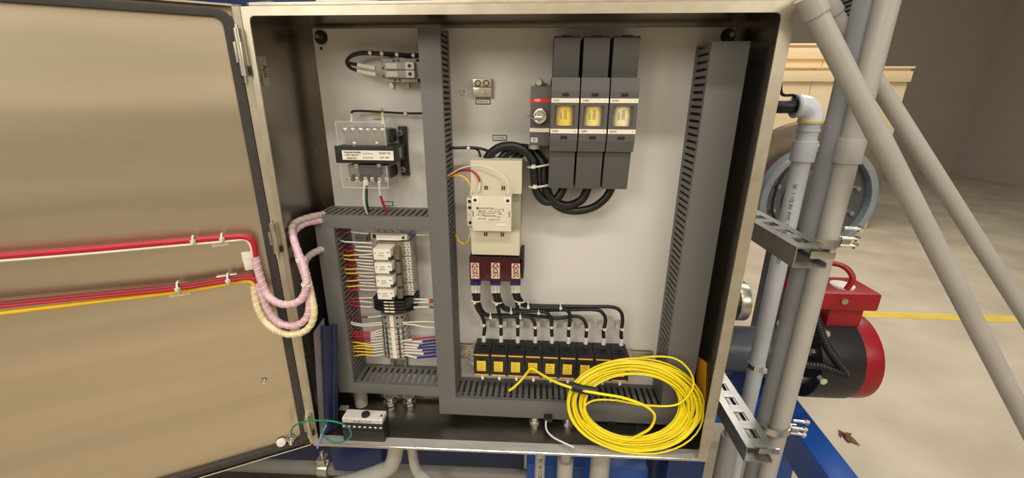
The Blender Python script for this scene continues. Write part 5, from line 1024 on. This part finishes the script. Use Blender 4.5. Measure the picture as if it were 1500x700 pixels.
dpad((-0.6166, -0.0875, -0.0307), 0.034, 0.022, 'white adhesive pad behind the lower door bundles, farther from the hinge'); dtie((-0.6045, -0.0979, -0.0177), 'cable tie on the lower door bundles, farther from the hinge', 0.011)
for i, p in enumerate(((-0.4138, -0.014, 0.0101), (-0.3986, -0.034, -0.0336))): tie(p, (0.2, -0.3, 1), 0.0088, 'cable tie on the pink wrapped loop, %s one' % ('upper', 'lower')[i])
# round white knob, ground stud and green wire at the door bottom
p = Vector((-0.5194, -0.0325, -0.4325))
kb = MB().cyl(p, p + DN * 0.006, 0.0105, 24, 0.009).build('round_cap', WHITE, None, bevel=0.001, label='round white cap at the lower corner of the door', category='cap')
q = Vector((-0.5033, -0.0212, -0.4324))
gs = thing('ground_stud', q, 'metal ground stud with nuts at the lower hinge corner of the door', 'stud')
MB().cyl(q - DN * 0.002, q + DN * 0.020, 0.0030, 10).build('stud', CHROME, gs)
MB().cyl(q + DN * 0.004, q + DN * 0.010, 0.0068, 6).build('nut', ZINC, gs)
MB().cyl(q - DN * 0.001, q + DN * 0.002, 0.0095, 16).build('washer', ZINC, gs)
gw_ = [(-0.4881, -0.038, -0.4078), (-0.4779, -0.045, -0.3799), (-0.4567, -0.045, -0.3637), (-0.4311, -0.04, -0.361), (-0.3998, -0.035, -0.3635), (-0.3724, -0.03, -0.3738), (-0.3575, -0.026, -0.3916), (-0.3577, -0.024, -0.4126), (-0.374, -0.024, -0.4292), (-0.3981, -0.025, -0.4338), (-0.4159, -0.025, -0.4232), (-0.4248, -0.022, -0.4072), (-0.4254, -0.012, -0.3989), (-0.4233, 0, -0.3998)]
gw = wire(gw_, 0.0019).build('ground_wire', GREEN, None, label='green ground wire looping from the door stud across the cabinet lip', category='wire')
bw = [(-0.4211, -0.008, -0.4003), (-0.4266, -0.02, -0.413), (-0.431, -0.028, -0.4272), (-0.4377, -0.03, -0.4472)]
wire(bw, 0.0024).build('blue_wire', mat('pale_blue_insulation', (120, 140, 206), 0.4), None, label='pale blue wire end hanging over the lower left cabinet corner', category='wire')

# ------------------------------------------------------------------ outside, right: struts, conduits, pipes
def strut(y0, y1, x0, zt, label, W_=0.058, H_=0.038, pitch=0.052):
    t = thing('strut_channel', (x0 + W_ / 2, (y0 + y1) / 2, zt - H_), label, 'strut channel', 'galvanised strut channels')
    k = 0.0026
    # profile open toward +x with turned lips
    MB().prism([(x0, zt - H_), (x0 + W_, zt - H_), (x0 + W_, zt - H_ + 0.010), (x0 + W_ - k, zt - H_ + 0.010), (x0 + W_ - k, zt - H_ + k), (x0 + k, zt - H_ + k), (x0 + k, zt), (x0, zt)], 'y', y0, y1).build('lower_web', STRUT, t)
    MB().prism([(x0 + k, zt - k), (x0 + 0.017, zt - k), (x0 + 0.017, zt), (x0 + k, zt)], 'y', y0, y1).prism([(x0 + 0.041, zt - k), (x0 + W_, zt - k), (x0 + W_, zt - 0.010), (x0 + W_ - k, zt - 0.010 + 0.0001), (x0 + W_ - k, zt - k + 0.0001), (x0 + W_, zt), (x0 + 0.041, zt)][:2] + [(x0 + W_, zt), (x0 + 0.041, zt)], 'y', y0, y1).box(x0 + W_ - k, x0 + W_, y0, y1, zt - 0.010, zt - k).build('upper_flange', STRUT, t)
    y = y0 + 0.003
    while y < y1:
        MB().box(x0 + 0.0165, x0 + 0.0415, y, min(y + pitch - 0.028, y1), zt - k, zt).build('slot_bridge', STRUT, t); y += pitch
    return t
s1, s2 = (0.5, -0.0535, 0.0752), (0.5, -0.0418, -0.3713)
strut(s1[1], 0.42, 0.50, s1[2], 'upper galvanised slotted strut beside the cabinet clamping the grey conduits')
strut(s2[1], 0.42, 0.50, s2[2], 'lower galvanised slotted strut beside the cabinet clamping the grey conduits')
# two tall conduits held by the struts
CXA, CXB, CYC, CRR = 0.5965, 0.6145, 0.045, 0.0183
MB().tube([(0.6175, CYC + 0.046, FZ), (0.6175, CYC + 0.046, 0.62)], 0.0250, 28).build('conduit', PVCDARK, None, label='tall grey conduit, shade toned into its colour, nearer the cabinet, held by both struts', category='conduit', group='tall conduits')
cB = thing('conduit', (CXB, CYC, FZ), 'tall grey conduit, the lighter outer one held by both struts', 'conduit', 'tall conduits')
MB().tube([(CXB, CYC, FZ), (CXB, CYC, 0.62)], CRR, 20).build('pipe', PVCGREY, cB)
cp = (0.5949, 0.03, 0.2293)
MB().cyl((CXB, CYC, cp[2] - 0.022), (CXB, CYC, cp[2] + 0.022), CRR + 0.004, 20).build('coupling', PVCGREY, cB, bevel=0.001)
def clamp(y, z, label):
    t = thing('pipe_clamp', (0.60, y, z), label, 'pipe clamp', 'strut pipe clamps')
    o = []
    for i in range(14):
        a = math.radians(200 + 160 * i / 13); o.append((CXB - 0.012 + 0.036 * math.cos(a), CYC + 0.004 + (0.030) * math.sin(a)))
    inn = [(CXB - 0.012 + (px_ - CXB + 0.012) * 0.93, CYC + 0.004 + (py_ - CYC - 0.004) * 0.93) for px_, py_ in o]
    MB().prism(o + inn[::-1], 'z', z - 0.008, z + 0.008).build('strap', ZINC, t)
    MB().box(0.532, CXB - 0.040, y - 0.003, y + 0.003, z - 0.006, z + 0.008).build('hook', ZINC, t, bevel=0.001)
    MB().box(CXB + 0.018, CXB + 0.034, CYC - 0.016, CYC - 0.012, z - 0.008, z + 0.010).box(CXB + 0.018, CXB + 0.034, CYC - 0.004, CYC, z - 0.008, z + 0.010).build('ear', ZINC, t, bevel=0.001)
    for k, dz in enumerate((-0.004, 0.010, 0.030)):
        b = MB().cyl((CXB + 0.016, CYC - 0.014, z + dz), (CXB + 0.048, CYC - 0.018, z + dz), 0.0032, 10).build('bolt', CHROME, t)
        MB().cyl((CXB + 0.040, CYC - 0.0165, z + dz), (CXB + 0.046, CYC - 0.017, z + dz), 0.0066, 6).build('nut', CHROME, b)
clamp(s1[1] + 0.012, s1[2] - 0.018, 'metal clamp with three bolts at the front end of the upper strut')
clamp(s2[1] + 0.012, s2[2] - 0.018, 'metal clamp with three bolts at the front end of the lower strut')
# thin pipe with white elbow
ex = (0.6851, 0.3, 0.2491); er = 0.0245
pe = thing('elbow_pipe', (ex[0], 0.30, FZ), 'pale grey plastic pipe with white elbow and coupling behind the struts', 'pipe')
zc0, zc1 = (0.6916, 0.3, 0.1756)[2], (0.6813, 0.3, 0.2238)[2]
MB().tube([(ex[0], 0.30, FZ), (ex[0], 0.30, zc0 + 0.01)], 0.0205, 20).build('pipe', PVCLIGHT, pe)
MB().cyl((ex[0], 0.30, zc0), (ex[0], 0.30, zc1), 0.0262, 24).build('coupling', PVCLIGHT, pe, bevel=0.0015)
zt1_ = (0.678, 0.3, 0.2677)[2]
MB().cyl((ex[0], 0.30, zc1 - 0.005), (ex[0], 0.30, zt1_), 0.0222, 24).washer((ex[0], 0.30, (zc1 + zt1_) / 2), (0, 0, 1), 0.0245, 0.02, 0.006).build('adapter', PVCLIGHT, pe)
MB().washer((ex[0], 0.30, zt1_ - 0.002), (0, 0, 1), 0.0268, 0.019, 0.004).build('yellow_seal', LABELYEL, pe)
el = []
for i in range(9):
    a = math.radians(90 * i / 8); el.append((ex[0] - 0.030 + 0.030 * math.cos(a), 0.30, zt1_ + 0.004 + 0.030 * math.sin(a)))
MB().tube([(ex[0], 0.30, zt1_ - 0.004)] + el + [(ex[0] - 0.040, 0.30, zt1_ + 0.034)], 0.0255, 20).build('elbow', mat('white_fitting', (214, 218, 220), 0.35, var=0.08), pe)
MB().ring((ex[0] - 0.040, 0.30, zt1_ + 0.034), (1, 0, 0), 0.023, 0.0045, 20, 8).build('elbow_rim', PVCLIGHT, pe)
sz_ = (0.6954, 0.28, -0.409)[2]
MB().washer((ex[0], 0.30, sz_), (0, 0, 1), 0.0222, 0.0203, 0.014, 24).box(ex[0] + 0.004, ex[0] + 0.016, 0.272, 0.280, sz_, sz_ + 0.014).build('strap', CHROME, pe)
text(pe, 'SK  1 1/2 IN  PVC  TYPE EB  UL LISTED', 0.0125, (ex[0] - 0.0125, 0.30 - 0.0166, (0.668, 0.28, 0.0195)[2]), mat('faint_print', (96, 98, 110), 0.6), right=(0, 0, -1), upv=(0.78, -0.62, 0))
wire([(ex[0] - 0.040, 0.30, zt1_ + 0.034), (ex[0] - 0.075, 0.30, zt1_ + 0.033), (ex[0] - 0.11, 0.31, zt1_ + 0.036), (ex[0] - 0.17, 0.33, zt1_ + 0.05), (ex[0] - 0.25, 0.29, zt1_ + 0.03), (ex[0] - 0.29, 0.21, zt1_ + 0.02)], 0.0150, 16).build('cord', CABLEBLACK, None, label='thick black cord entering the white elbow from behind the cabinet', category='cord')
wire([(ex[0] - 0.10, 0.28, zt1_ + 0.115), (ex[0] - 0.094, 0.28, zt1_ + 0.085), (ex[0] - 0.080, 0.29, zt1_ + 0.060), (ex[0] - 0.05, 0.30, zt1_ + 0.058), (ex[0] - 0.03, 0.31, zt1_ + 0.05)], 0.0035, 8).build('cord', CABLEBLACK, None, label='thin black cord curving above the white elbow', category='cord')
# slanting conduits at top right
def slant(a, b, c, r, label, cpl):
    a, b, c = Vector(a), Vector(b), Vector(c)
    t = thing('slanted_conduit', b, label, 'conduit', 'slanting conduits')
    MB().tube([b, a + (a - b) * 0.3], r + 0.003, 20).build('coupling', PVCGREY, t, bevel=0.001)
    MB().tube([b, c], r, 20).build('pipe', PVCGREY, t)
slant((0.4512, -0.03, 0.4587), (0.4656, -0.03, 0.4384), (1.732, -0.03, FZ), 0.0155, 'front slanting grey conduit with coupling at the upper right', 0)
slant((0.5579, 0.12, 0.4869), (0.579, 0.12, 0.4626), (2.102, 0.12, FZ), 0.0150, 'rear slanting grey conduit with coupling at the upper right', 0)
fx = sm([(0.6934, 0.32, 0.5769), (0.7117, 0.32, 0.5244), (0.7385, 0.32, 0.4563), (0.7919, 0.32, 0.3559)], 10); fx = resample(fx, 0.0045)
MB().tube(fx, [0.0205 if i % 2 else 0.017 for i in range(len(fx))], 16).build('flexible_conduit', CABLEBLACK, None, label='ribbed black flexible conduit in the upper right corner', category='conduit', smooth=True)
# grey motor end with its flange
mc = Vector((1.0847, 0.85, -0.0387)); mR = abs(mc.x - (0.897, 0.85, -0.0424)[0])
mo = thing('motor', (mc.x, mc.y + 0.2, mc.z - mR), 'large round dark grey motor end behind the white elbow pipe', 'motor')
MB().cyl((mc.x, mc.y, mc.z), (mc.x, mc.y + 0.4, mc.z), mR * 0.98, 48).build('housing', MOTOR, mo, bevel=0.008)
MB().washer((mc.x, mc.y + 0.02, mc.z), (0, -1, 0), mR * 1.10, mR * 0.97, 0.05, 48).build('end_ring', MOTORRING, mo, bevel=0.006)
MB().arc((mc.x, mc.y + 0.06, mc.z), mR * 1.50, mR * 0.9, 0.05, 5, 175, 40).build('bronze_flange', BRONZE, mo)
MB().cyl((mc.x, mc.y - 0.012, mc.z), (mc.x, mc.y, mc.z), mR * 0.62, 40).build('end_cap', MOTOR, mo, bevel=0.004)
for k in range(10):
    a = 2 * math.pi * k / 10 + 0.3
    MB().cyl((mc.x + mR * 0.8 * math.cos(a), mc.y - 0.012, mc.z + mR * 0.8 * math.sin(a)), (mc.x + mR * 0.8 * math.cos(a), mc.y + 0.001, mc.z + mR * 0.8 * math.sin(a)), 0.009, 6).build('bolt', CHROME, mo)
MB().box(mc.x + 0.06, mc.x + 0.14, mc.y + 0.10, mc.y + 0.35, FZ, mc.z - mR * 0.9).build('pedestal', NAVY, mo)
wire([(0.9514, 0.78, 0.1068), (0.9182, 0.78, 0.0655), (0.9022, 0.78, 0.0039), (0.9025, 0.78, -0.059), (0.9274, 0.78, -0.1125), (0.9669, 0.8, -0.1492)], 0.0045, 8).build('cord', CABLEBLACK, None, label='thin black cord bowing across the round grey motor end', category='cord')
# dark pipe with flange, valve and red actuator
vz = (0.8782, 0.6, -0.5353)[2]; vx0, vx1 = (0.6644, 0.6, -0.5451)[0], (1.0137, 0.6, -0.5291)[0]; vr = ((0.8626, 0.6, -0.4527)[2] - (0.8959, 0.6, -0.6295)[2]) / 2 * 0.92
bz_top = -0.705
dp = thing('dark_pipe', (vx0, 0.6, vz - vr), 'dark grey pipe with black flange running level behind the conduits', 'pipe')
MB().cyl((vx0 - 0.4, 0.60, vz), (vx1, 0.60, vz), vr, 32).build('pipe', PIPEDARK, dp)
fx0, fx1 = (0.9787, 0.55, -0.4983)[0], (1.1165, 0.55, -0.4919)[0]
fl_ = MB().cyl((fx0, 0.60, vz), (fx1, 0.60, vz), vr * 1.9, 36).build('flange', BLACK, dp, bevel=0.008)
for k in range(6):
    a = 2 * math.pi * k / 6 + 0.5
    MB().cyl((fx0 - 0.012, 0.60 + vr * 1.35 * math.cos(a), vz + vr * 1.35 * math.sin(a)), (fx0 + 0.01, 0.60 + vr * 1.35 * math.cos(a), vz + vr * 1.35 * math.sin(a)), 0.014, 6).build('bolt', CHROME, fl_)
for (u, v) in ((0, 0),):
    pass
pb = (0.9802, 0.43, -0.5387)
MB().cyl(pb, (pb[0], pb[1] + 0.02, pb[2]), 0.012, 6).build('lug_bolt', CHROME, dp)
pb = (0.9473, 0.43, -0.3686)
MB().cyl(pb, (pb[0], pb[1] + 0.12, pb[2]), 0.014, 6).build('flange_bolt', CHROME, dp)
MB().box(vx0 + 0.1, vx0 + 0.2, 0.57, 0.63, bz_top + 0.001, vz - vr * 0.95).build('pipe_stand', NAVY, dp)
ra = thing('red_actuator', (fx1, 0.60, vz + vr), 'red valve actuator with hand lever at the right edge', 'valve actuator')
b0_, b1_ = (0.9673, 0.52, -0.2701), (1.1039, 0.52, -0.3307)
MB().box(b0_[0], b1_[0] + 0.05, 0.52, 0.66, b1_[2], b0_[2]).build('gear_box', REDPAINT, ra, bevel=0.010)
MB().box(b0_[0] + 0.05, b1_[0] + 0.02, 0.535, 0.64, vz + vr * 1.72, b1_[2] + 0.004).build('neck', REDPAINT, ra, bevel=0.006)
MB().cyl((fx1 + 0.001, 0.60, vz), (fx1 + 0.06, 0.60, vz), vr * 1.85, 36).build('valve_body', REDPAINT, ra, bevel=0.010)
MB().cyl((b0_[0] + 0.10, 0.58, b0_[2] - 0.002), (b0_[0] + 0.10, 0.58, b0_[2] + 0.006), 0.035, 24).build('position_dial', WHITE, ra)
bb_ = (1.0416, 0.515, -0.2963)
MB().cyl(bb_, (bb_[0], bb_[1] + 0.02, bb_[2]), 0.010, 16).build('cover_bolt', ZINC, ra)
hw = [(0.9647, 0.56, -0.19), (0.9955, 0.54, -0.1763), (1.0215, 0.52, -0.1836), (1.0329, 0.5, -0.2093), (1.0238, 0.5, -0.2468)]
MB().tube(sm(hw, 8), 0.0085, 10).build('hand_lever', REDPAINT, ra)
hw2 = [(0.9957, 0.56, -0.1866), (0.9414, 0.6, -0.2239), (0.9188, 0.62, -0.2658), (0.9181, 0.62, -0.3069), (0.9402, 0.62, -0.3478), (0.993, 0.6, -0.3593), (1.0294, 0.58, -0.345)]
MB().tube(sm(hw2, 8), 0.0085, 10).build('hand_lever', REDPAINT, ra)
def ribbed(pts, R, name, label):
    q = resample(sm(pts, 10), 0.0050)
    MB().tube(q, [R if i % 2 else R * 0.8 for i in range(len(q))], 14).build(name, CABLEBLACK, None, label=label, category='conduit', group='ribbed black hoses')
ribbed([(0.8742, 0.4, -0.2734), (0.8974, 0.4, -0.3248), (0.93, 0.4, -0.3818), (0.9697, 0.4, -0.4326), (1.0157, 0.4, -0.4818)], 0.0135, 'ribbed_hose', 'ribbed black hose slanting down across the black pipe flange')
ribbed([(0.8271, 0.4, -0.4541), (0.889, 0.4, -0.4585), (0.9407, 0.4, -0.4634), (1.0175, 0.4, -0.4892)], 0.0120, 'ribbed_hose', 'ribbed black hose running level below the black pipe flange')
fc = (0.7297, 0.55, -0.3205)
fd = thing('bright_flange', (fc[0], 0.55, fc[2] - 0.065), 'bright round pipe flange seen edge on just right of the cabinet', 'flange')
MB().cyl((fc[0] - 0.02, 0.55, fc[2]), (fc[0] + 0.014, 0.55, fc[2]), 0.066, 36).build('disc', ZINC, fd, bevel=0.005)
MB().cyl((fc[0] - 0.7, 0.55, fc[2]), (fc[0] - 0.02, 0.55, fc[2]), 0.04, 24).build('stub', ZINC, fd)
MB().box(fc[0] - 0.09, fc[0] - 0.05, 0.53, 0.57, vz + vr * 0.9, fc[2] - 0.03).build('bracket', NAVY, fd)

# ------------------------------------------------------------------ blue machine frame
def beam(name, x0, x1, y0, y1, z0, z1, label, m=BLUEPAINT):
    return MB().box(x0, x1, y0, y1, z0, z1).build(name, m, None, bevel=0.006, label=label, category='steel beam', group='blue frame beams')
bz = -0.70
q0 = (0.9974, 0.5565, -0.7); q1 = (0.9241, 0.4516, -0.7); q2 = (0.9183, 0.2096, -0.7); q3 = (0.9838, 0.2468, -0.7)
mb = MB(); d_ = (Vector(q3) - Vector(q0)).normalized(); e0 = Vector(q0); wv_ = Vector((-d_.y, d_.x, 0)); wv_ = wv_ if wv_.x < 0 else -wv_
WB = 0.085
def bpt(s, w, z): p = e0 + d_ * s + wv_ * w; return (p.x, p.y, z)
mb.hexa([bpt(0, WB, bz - 0.13), bpt(0, 0, bz - 0.13), bpt(1.6, 0, bz - 0.13), bpt(1.6, WB, bz - 0.13), bpt(0, WB, bz), bpt(0, 0, bz), bpt(1.6, 0, bz), bpt(1.6, WB, bz)])
fb = thing('frame_beam', bpt(0.8, WB / 2, FZ), 'bright blue steel beam running toward the viewer at lower right', 'steel beam', 'blue frame beams')
mb.build('tube', BLUEPAINT, fb, bevel=0.008)
for s in (0.06, 1.3):
    p = bpt(s, WB / 2, FZ)
    MB().box(p[0] - 0.035, p[0] + 0.035, p[1] - 0.035, p[1] + 0.035, FZ, bz - 0.13).build('leg', BLUEPAINT, fb, bevel=0.004)
beam('frame_beam', 0.30, e0.x - 0.01, e0.y + 0.0, e0.y + 0.12, bz - 0.13, bz - 0.005, 'blue steel cross beam behind the lower strut')
zt2 = -0.640
yA, yB = (0.0937, 0.1417, -0.64)[1], (0.0946, 0.2044, -0.64)[1]
beam('frame_beam', 0.04, 0.372, yA, yB + 0.05, zt2 - 0.12, zt2, 'bright blue beam under the cabinet behind the grey risers')
pl_, pr_ = (0.3968, 0.09, -0.5843)[0], (0.4877, 0.09, -0.5778)[0]
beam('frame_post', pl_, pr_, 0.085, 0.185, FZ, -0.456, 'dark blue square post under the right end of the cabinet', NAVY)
c = (-0.5003, 0.14, -0.6092); d = (-0.3571, 0.14, -0.5997)
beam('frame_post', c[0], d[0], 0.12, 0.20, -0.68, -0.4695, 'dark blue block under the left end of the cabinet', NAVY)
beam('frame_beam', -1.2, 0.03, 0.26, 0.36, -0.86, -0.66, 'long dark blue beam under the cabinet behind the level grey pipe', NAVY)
t0, t1 = (-0.6149, 0.225, 0.5038), (0.5625, 0.225, 0.4972)
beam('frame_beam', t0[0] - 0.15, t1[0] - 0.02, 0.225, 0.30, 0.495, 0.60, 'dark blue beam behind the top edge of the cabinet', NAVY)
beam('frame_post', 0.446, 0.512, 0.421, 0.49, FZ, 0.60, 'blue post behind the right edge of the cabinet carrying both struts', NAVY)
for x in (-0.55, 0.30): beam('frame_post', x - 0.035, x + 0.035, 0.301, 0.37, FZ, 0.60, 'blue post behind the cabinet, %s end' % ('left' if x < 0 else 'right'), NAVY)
c = (-0.3239, 0.02, 0.4669); d = (-0.2193, 0.02, 0.4663)
MB().box(c[0], d[0], -0.002, 0.15, 0.4665, 0.4705).build('top_bracket', ZINC, None, bevel=0.001, label='flat metal bracket lying on top of the cabinet toward the left', category='bracket')
wire([(-0.5082, 0.1, 0.4828), (-0.4768, 0.1, 0.4849), (-0.4568, 0.1, 0.4848), (-0.4361, 0.09, 0.4771)], 0.0025, 6).build('steel_rod', ZINC, None, label='thin bright rod on the cabinet top at the left', category='rod')

# ------------------------------------------------------------------ under the cabinet: pipes and risers
hz0 = (-0.8599, 0.16, -0.7397); hz1 = (0.0378, 0.16, -0.7029)
MB().box(-1.3, 0.02, 0.42, 1.0, FZ, -0.50).build('dark_backdrop', mat('backdrop_shade', (58, 54, 50), 0.5), None, bevel=0.01, label='large dark backdrop box added for the shade low behind the cabinet at the left', category='backdrop')  # added dark box, stands in for the shadow under the cabinet
hp = thing('level_pipe', (-0.2, 0.16, hz0[2]), 'level grey pipe running under the cabinet with a clamp', 'pipe')
MB().tube([(hz0[0] - 0.5, 0.16, hz0[2] + 0.006), (0.06, 0.16, hz1[2])], 0.0185, 18).build('pipe', mat('shade_toned_pvc', (132, 128, 120), 0.45), hp)  # pipe grey darkened to carry the shade under the cabinet
cc = (-0.5523, 0.16, -0.7151)
ck = MB().washer((cc[0] - 0.012, 0.16, cc[2] + 0.002), (1, 0, 0), 0.025, 0.0165, 0.030, 20).box(cc[0] - 0.012, cc[0] + 0.012, 0.145, 0.175, cc[2] + 0.022, cc[2] + 0.040).build('clamp', ZINC, hp, bevel=0.001)
MB().cyl((cc[0], 0.16, cc[2] + 0.036), (cc[0], 0.16, cc[2] + 0.058), 0.0055, 8).build('clamp_bolt', CHROME, hp)
beam('lower_rail', -1.2, 0.05, 0.10, 0.14, -0.80, -0.765, 'narrow grey white rail below the level grey pipe', PVCGREY)
zu = -0.4695
e1 = (-0.2871, 0.06, -0.5522)
wire([(e1[0], 0.06, zu), (e1[0] + 0.001, 0.06, zu - 0.03), (-0.3055, 0.06, -0.5802), (-0.3461, 0.06, -0.6104), (-0.4095, 0.06, -0.6405), (-0.5073, 0.06, -0.6786)], 0.0195, 16).build('conduit_bend', PVCGREY, None, label='thick grey conduit bend curving left under the cabinet', category='conduit')
e2 = (-0.257, 0.08, -0.5704)
wire([(e2[0], 0.08, zu), (e2[0], 0.08, zu - 0.03), (-0.2523, 0.08, -0.6066), (-0.229, 0.08, -0.6445), (-0.1798, 0.08, -0.6909)], 0.0125, 14).build('conduit_bend', PVCGREY, None, label='thin grey conduit bend curving right under the cabinet', category='conduit')
def riser(u, r, y, label, cz=None):
    t = thing('conduit_riser', (u[0], y, FZ), label, 'conduit', 'risers under the cabinet')
    if cz is None: MB().tube([(u[0], y, FZ), (u[0], y, -0.463)], r, 18).build('pipe', PVCGREY, t)
    else:
        MB().tube([(u[0], y, FZ), (u[0], y, -0.463)], r, 18).build('pipe', PVCGREY, t)
        MB().tube([(u[0], y, FZ + 0.3), (u[0], y, cz)], r + 0.0065, 20).build('coupling', PVCGREY, t, bevel=0.0015)
    return t
rt_ = riser((0.0748, 0.07, -0.5638), 0.0130, 0.07, 'grey conduit riser with dark printed letters under the cabinet')
text(rt_, 'IN. SCH 40  UL', 0.013, ((0.075, 0.07, -0.5727)[0] + 0.001, 0.07 - 0.0132, (0.075, 0.07, -0.5727)[2]), mat('dark_print', (92, 84, 70), 0.6), right=(0, 0, 1), upv=(-1, 0, 0))
riser((0.1382, 0.07, -0.5594), 0.0135, 0.07, 'grey conduit riser with a thick coupling under the cabinet', (0.1369, 0.06, -0.5425)[2])
riser((0.2248, 0.07, -0.5533), 0.0240, 0.07, 'thickest grey conduit riser under the cabinet below the coil')
riser((0.6081, 0.22, -0.5849), 0.0165, 0.22, 'grey conduit riser just right of the cabinet behind the lower strut', (0.5988, 0.2, -0.5784)[2])

# ------------------------------------------------------------------ plywood crates far behind, leaf on the floor
def crate(x0, x1, y0, y1, z0, z1, label, nb):
    t = thing('wooden_crate', ((x0 + x1) / 2, (y0 + y1) / 2, z0), label, 'crate', 'plywood crates')
    for k in range(nb):
        a = x0 + k * (x1 - x0) / nb
        MB().box(a + 0.003, a + (x1 - x0) / nb - 0.003, y0, y0 + 0.02, z0 + 0.002, z1 - 0.02).build('front_panel', PLY, t, bevel=0.002)
    MB().box(x0, x1, y0 + 0.02, y1, z0, z1 - 0.02).build('body', PLY, t)
    MB().box(x0 - 0.02, x1 + 0.02, y0 - 0.02, y1, z1 - 0.02, z1).build('lid', PLY, t)
    MB().box(x0 - 0.01, x1 + 0.01, y0 - 0.025, y0, z1 - 0.16, z1 - 0.05).build('batten', PLY, t, bevel=0.003)
    return t
kx0, kx1 = (2.5774, 4.5, 0.497)[0], (4.114, 4.5, 0.5027)[0]
kz1 = (3.0599, 4.5, 0.6622)[2]; kz2 = (3.0065, 4.5, 0.9043)[2]
crate(kx0, kx1, 4.5, 5.4, FZ, kz1, 'large lower plywood crate far behind on the hall floor', 3)
crate(kx0 + 0.05, kx1 - 0.3, 4.6, 5.3, kz1 + 0.001, kz2, 'upper plywood crate stacked on the large crate', 2)
lf = (1.5313, 0.9288, -1.199)
mb = MB(); rnd = random.Random(4)
for k in range(7):
    a = rnd.uniform(0, 6.28); l = rnd.uniform(0.02, 0.05); c = Vector((lf[0] + rnd.uniform(-0.02, 0.02), lf[1] + rnd.uniform(-0.02, 0.02), FZ + 0.002))
    u = Vector((math.cos(a), math.sin(a), 0)); v = Vector((-u.y, u.x, 0))
    mb.add([c - u * l, c + v * l * 0.35 + Vector((0, 0, 0.012)), c + u * l + Vector((0, 0, 0.004)), c - v * l * 0.35 + Vector((0, 0, 0.004))], [(0, 1, 2, 3)])
    mb.add([c - u * l + Vector((0, 0, -0.001)), c + v * l * 0.35 + Vector((0, 0, 0.011)), c + u * l + Vector((0, 0, 0.003)), c - v * l * 0.35 + Vector((0, 0, 0.003))], [(3, 2, 1, 0)])
mb.build('dry_leaf', LEAFM, None, smooth=False, label='crumpled brown dry leaf on the concrete floor at lower right', category='leaf')
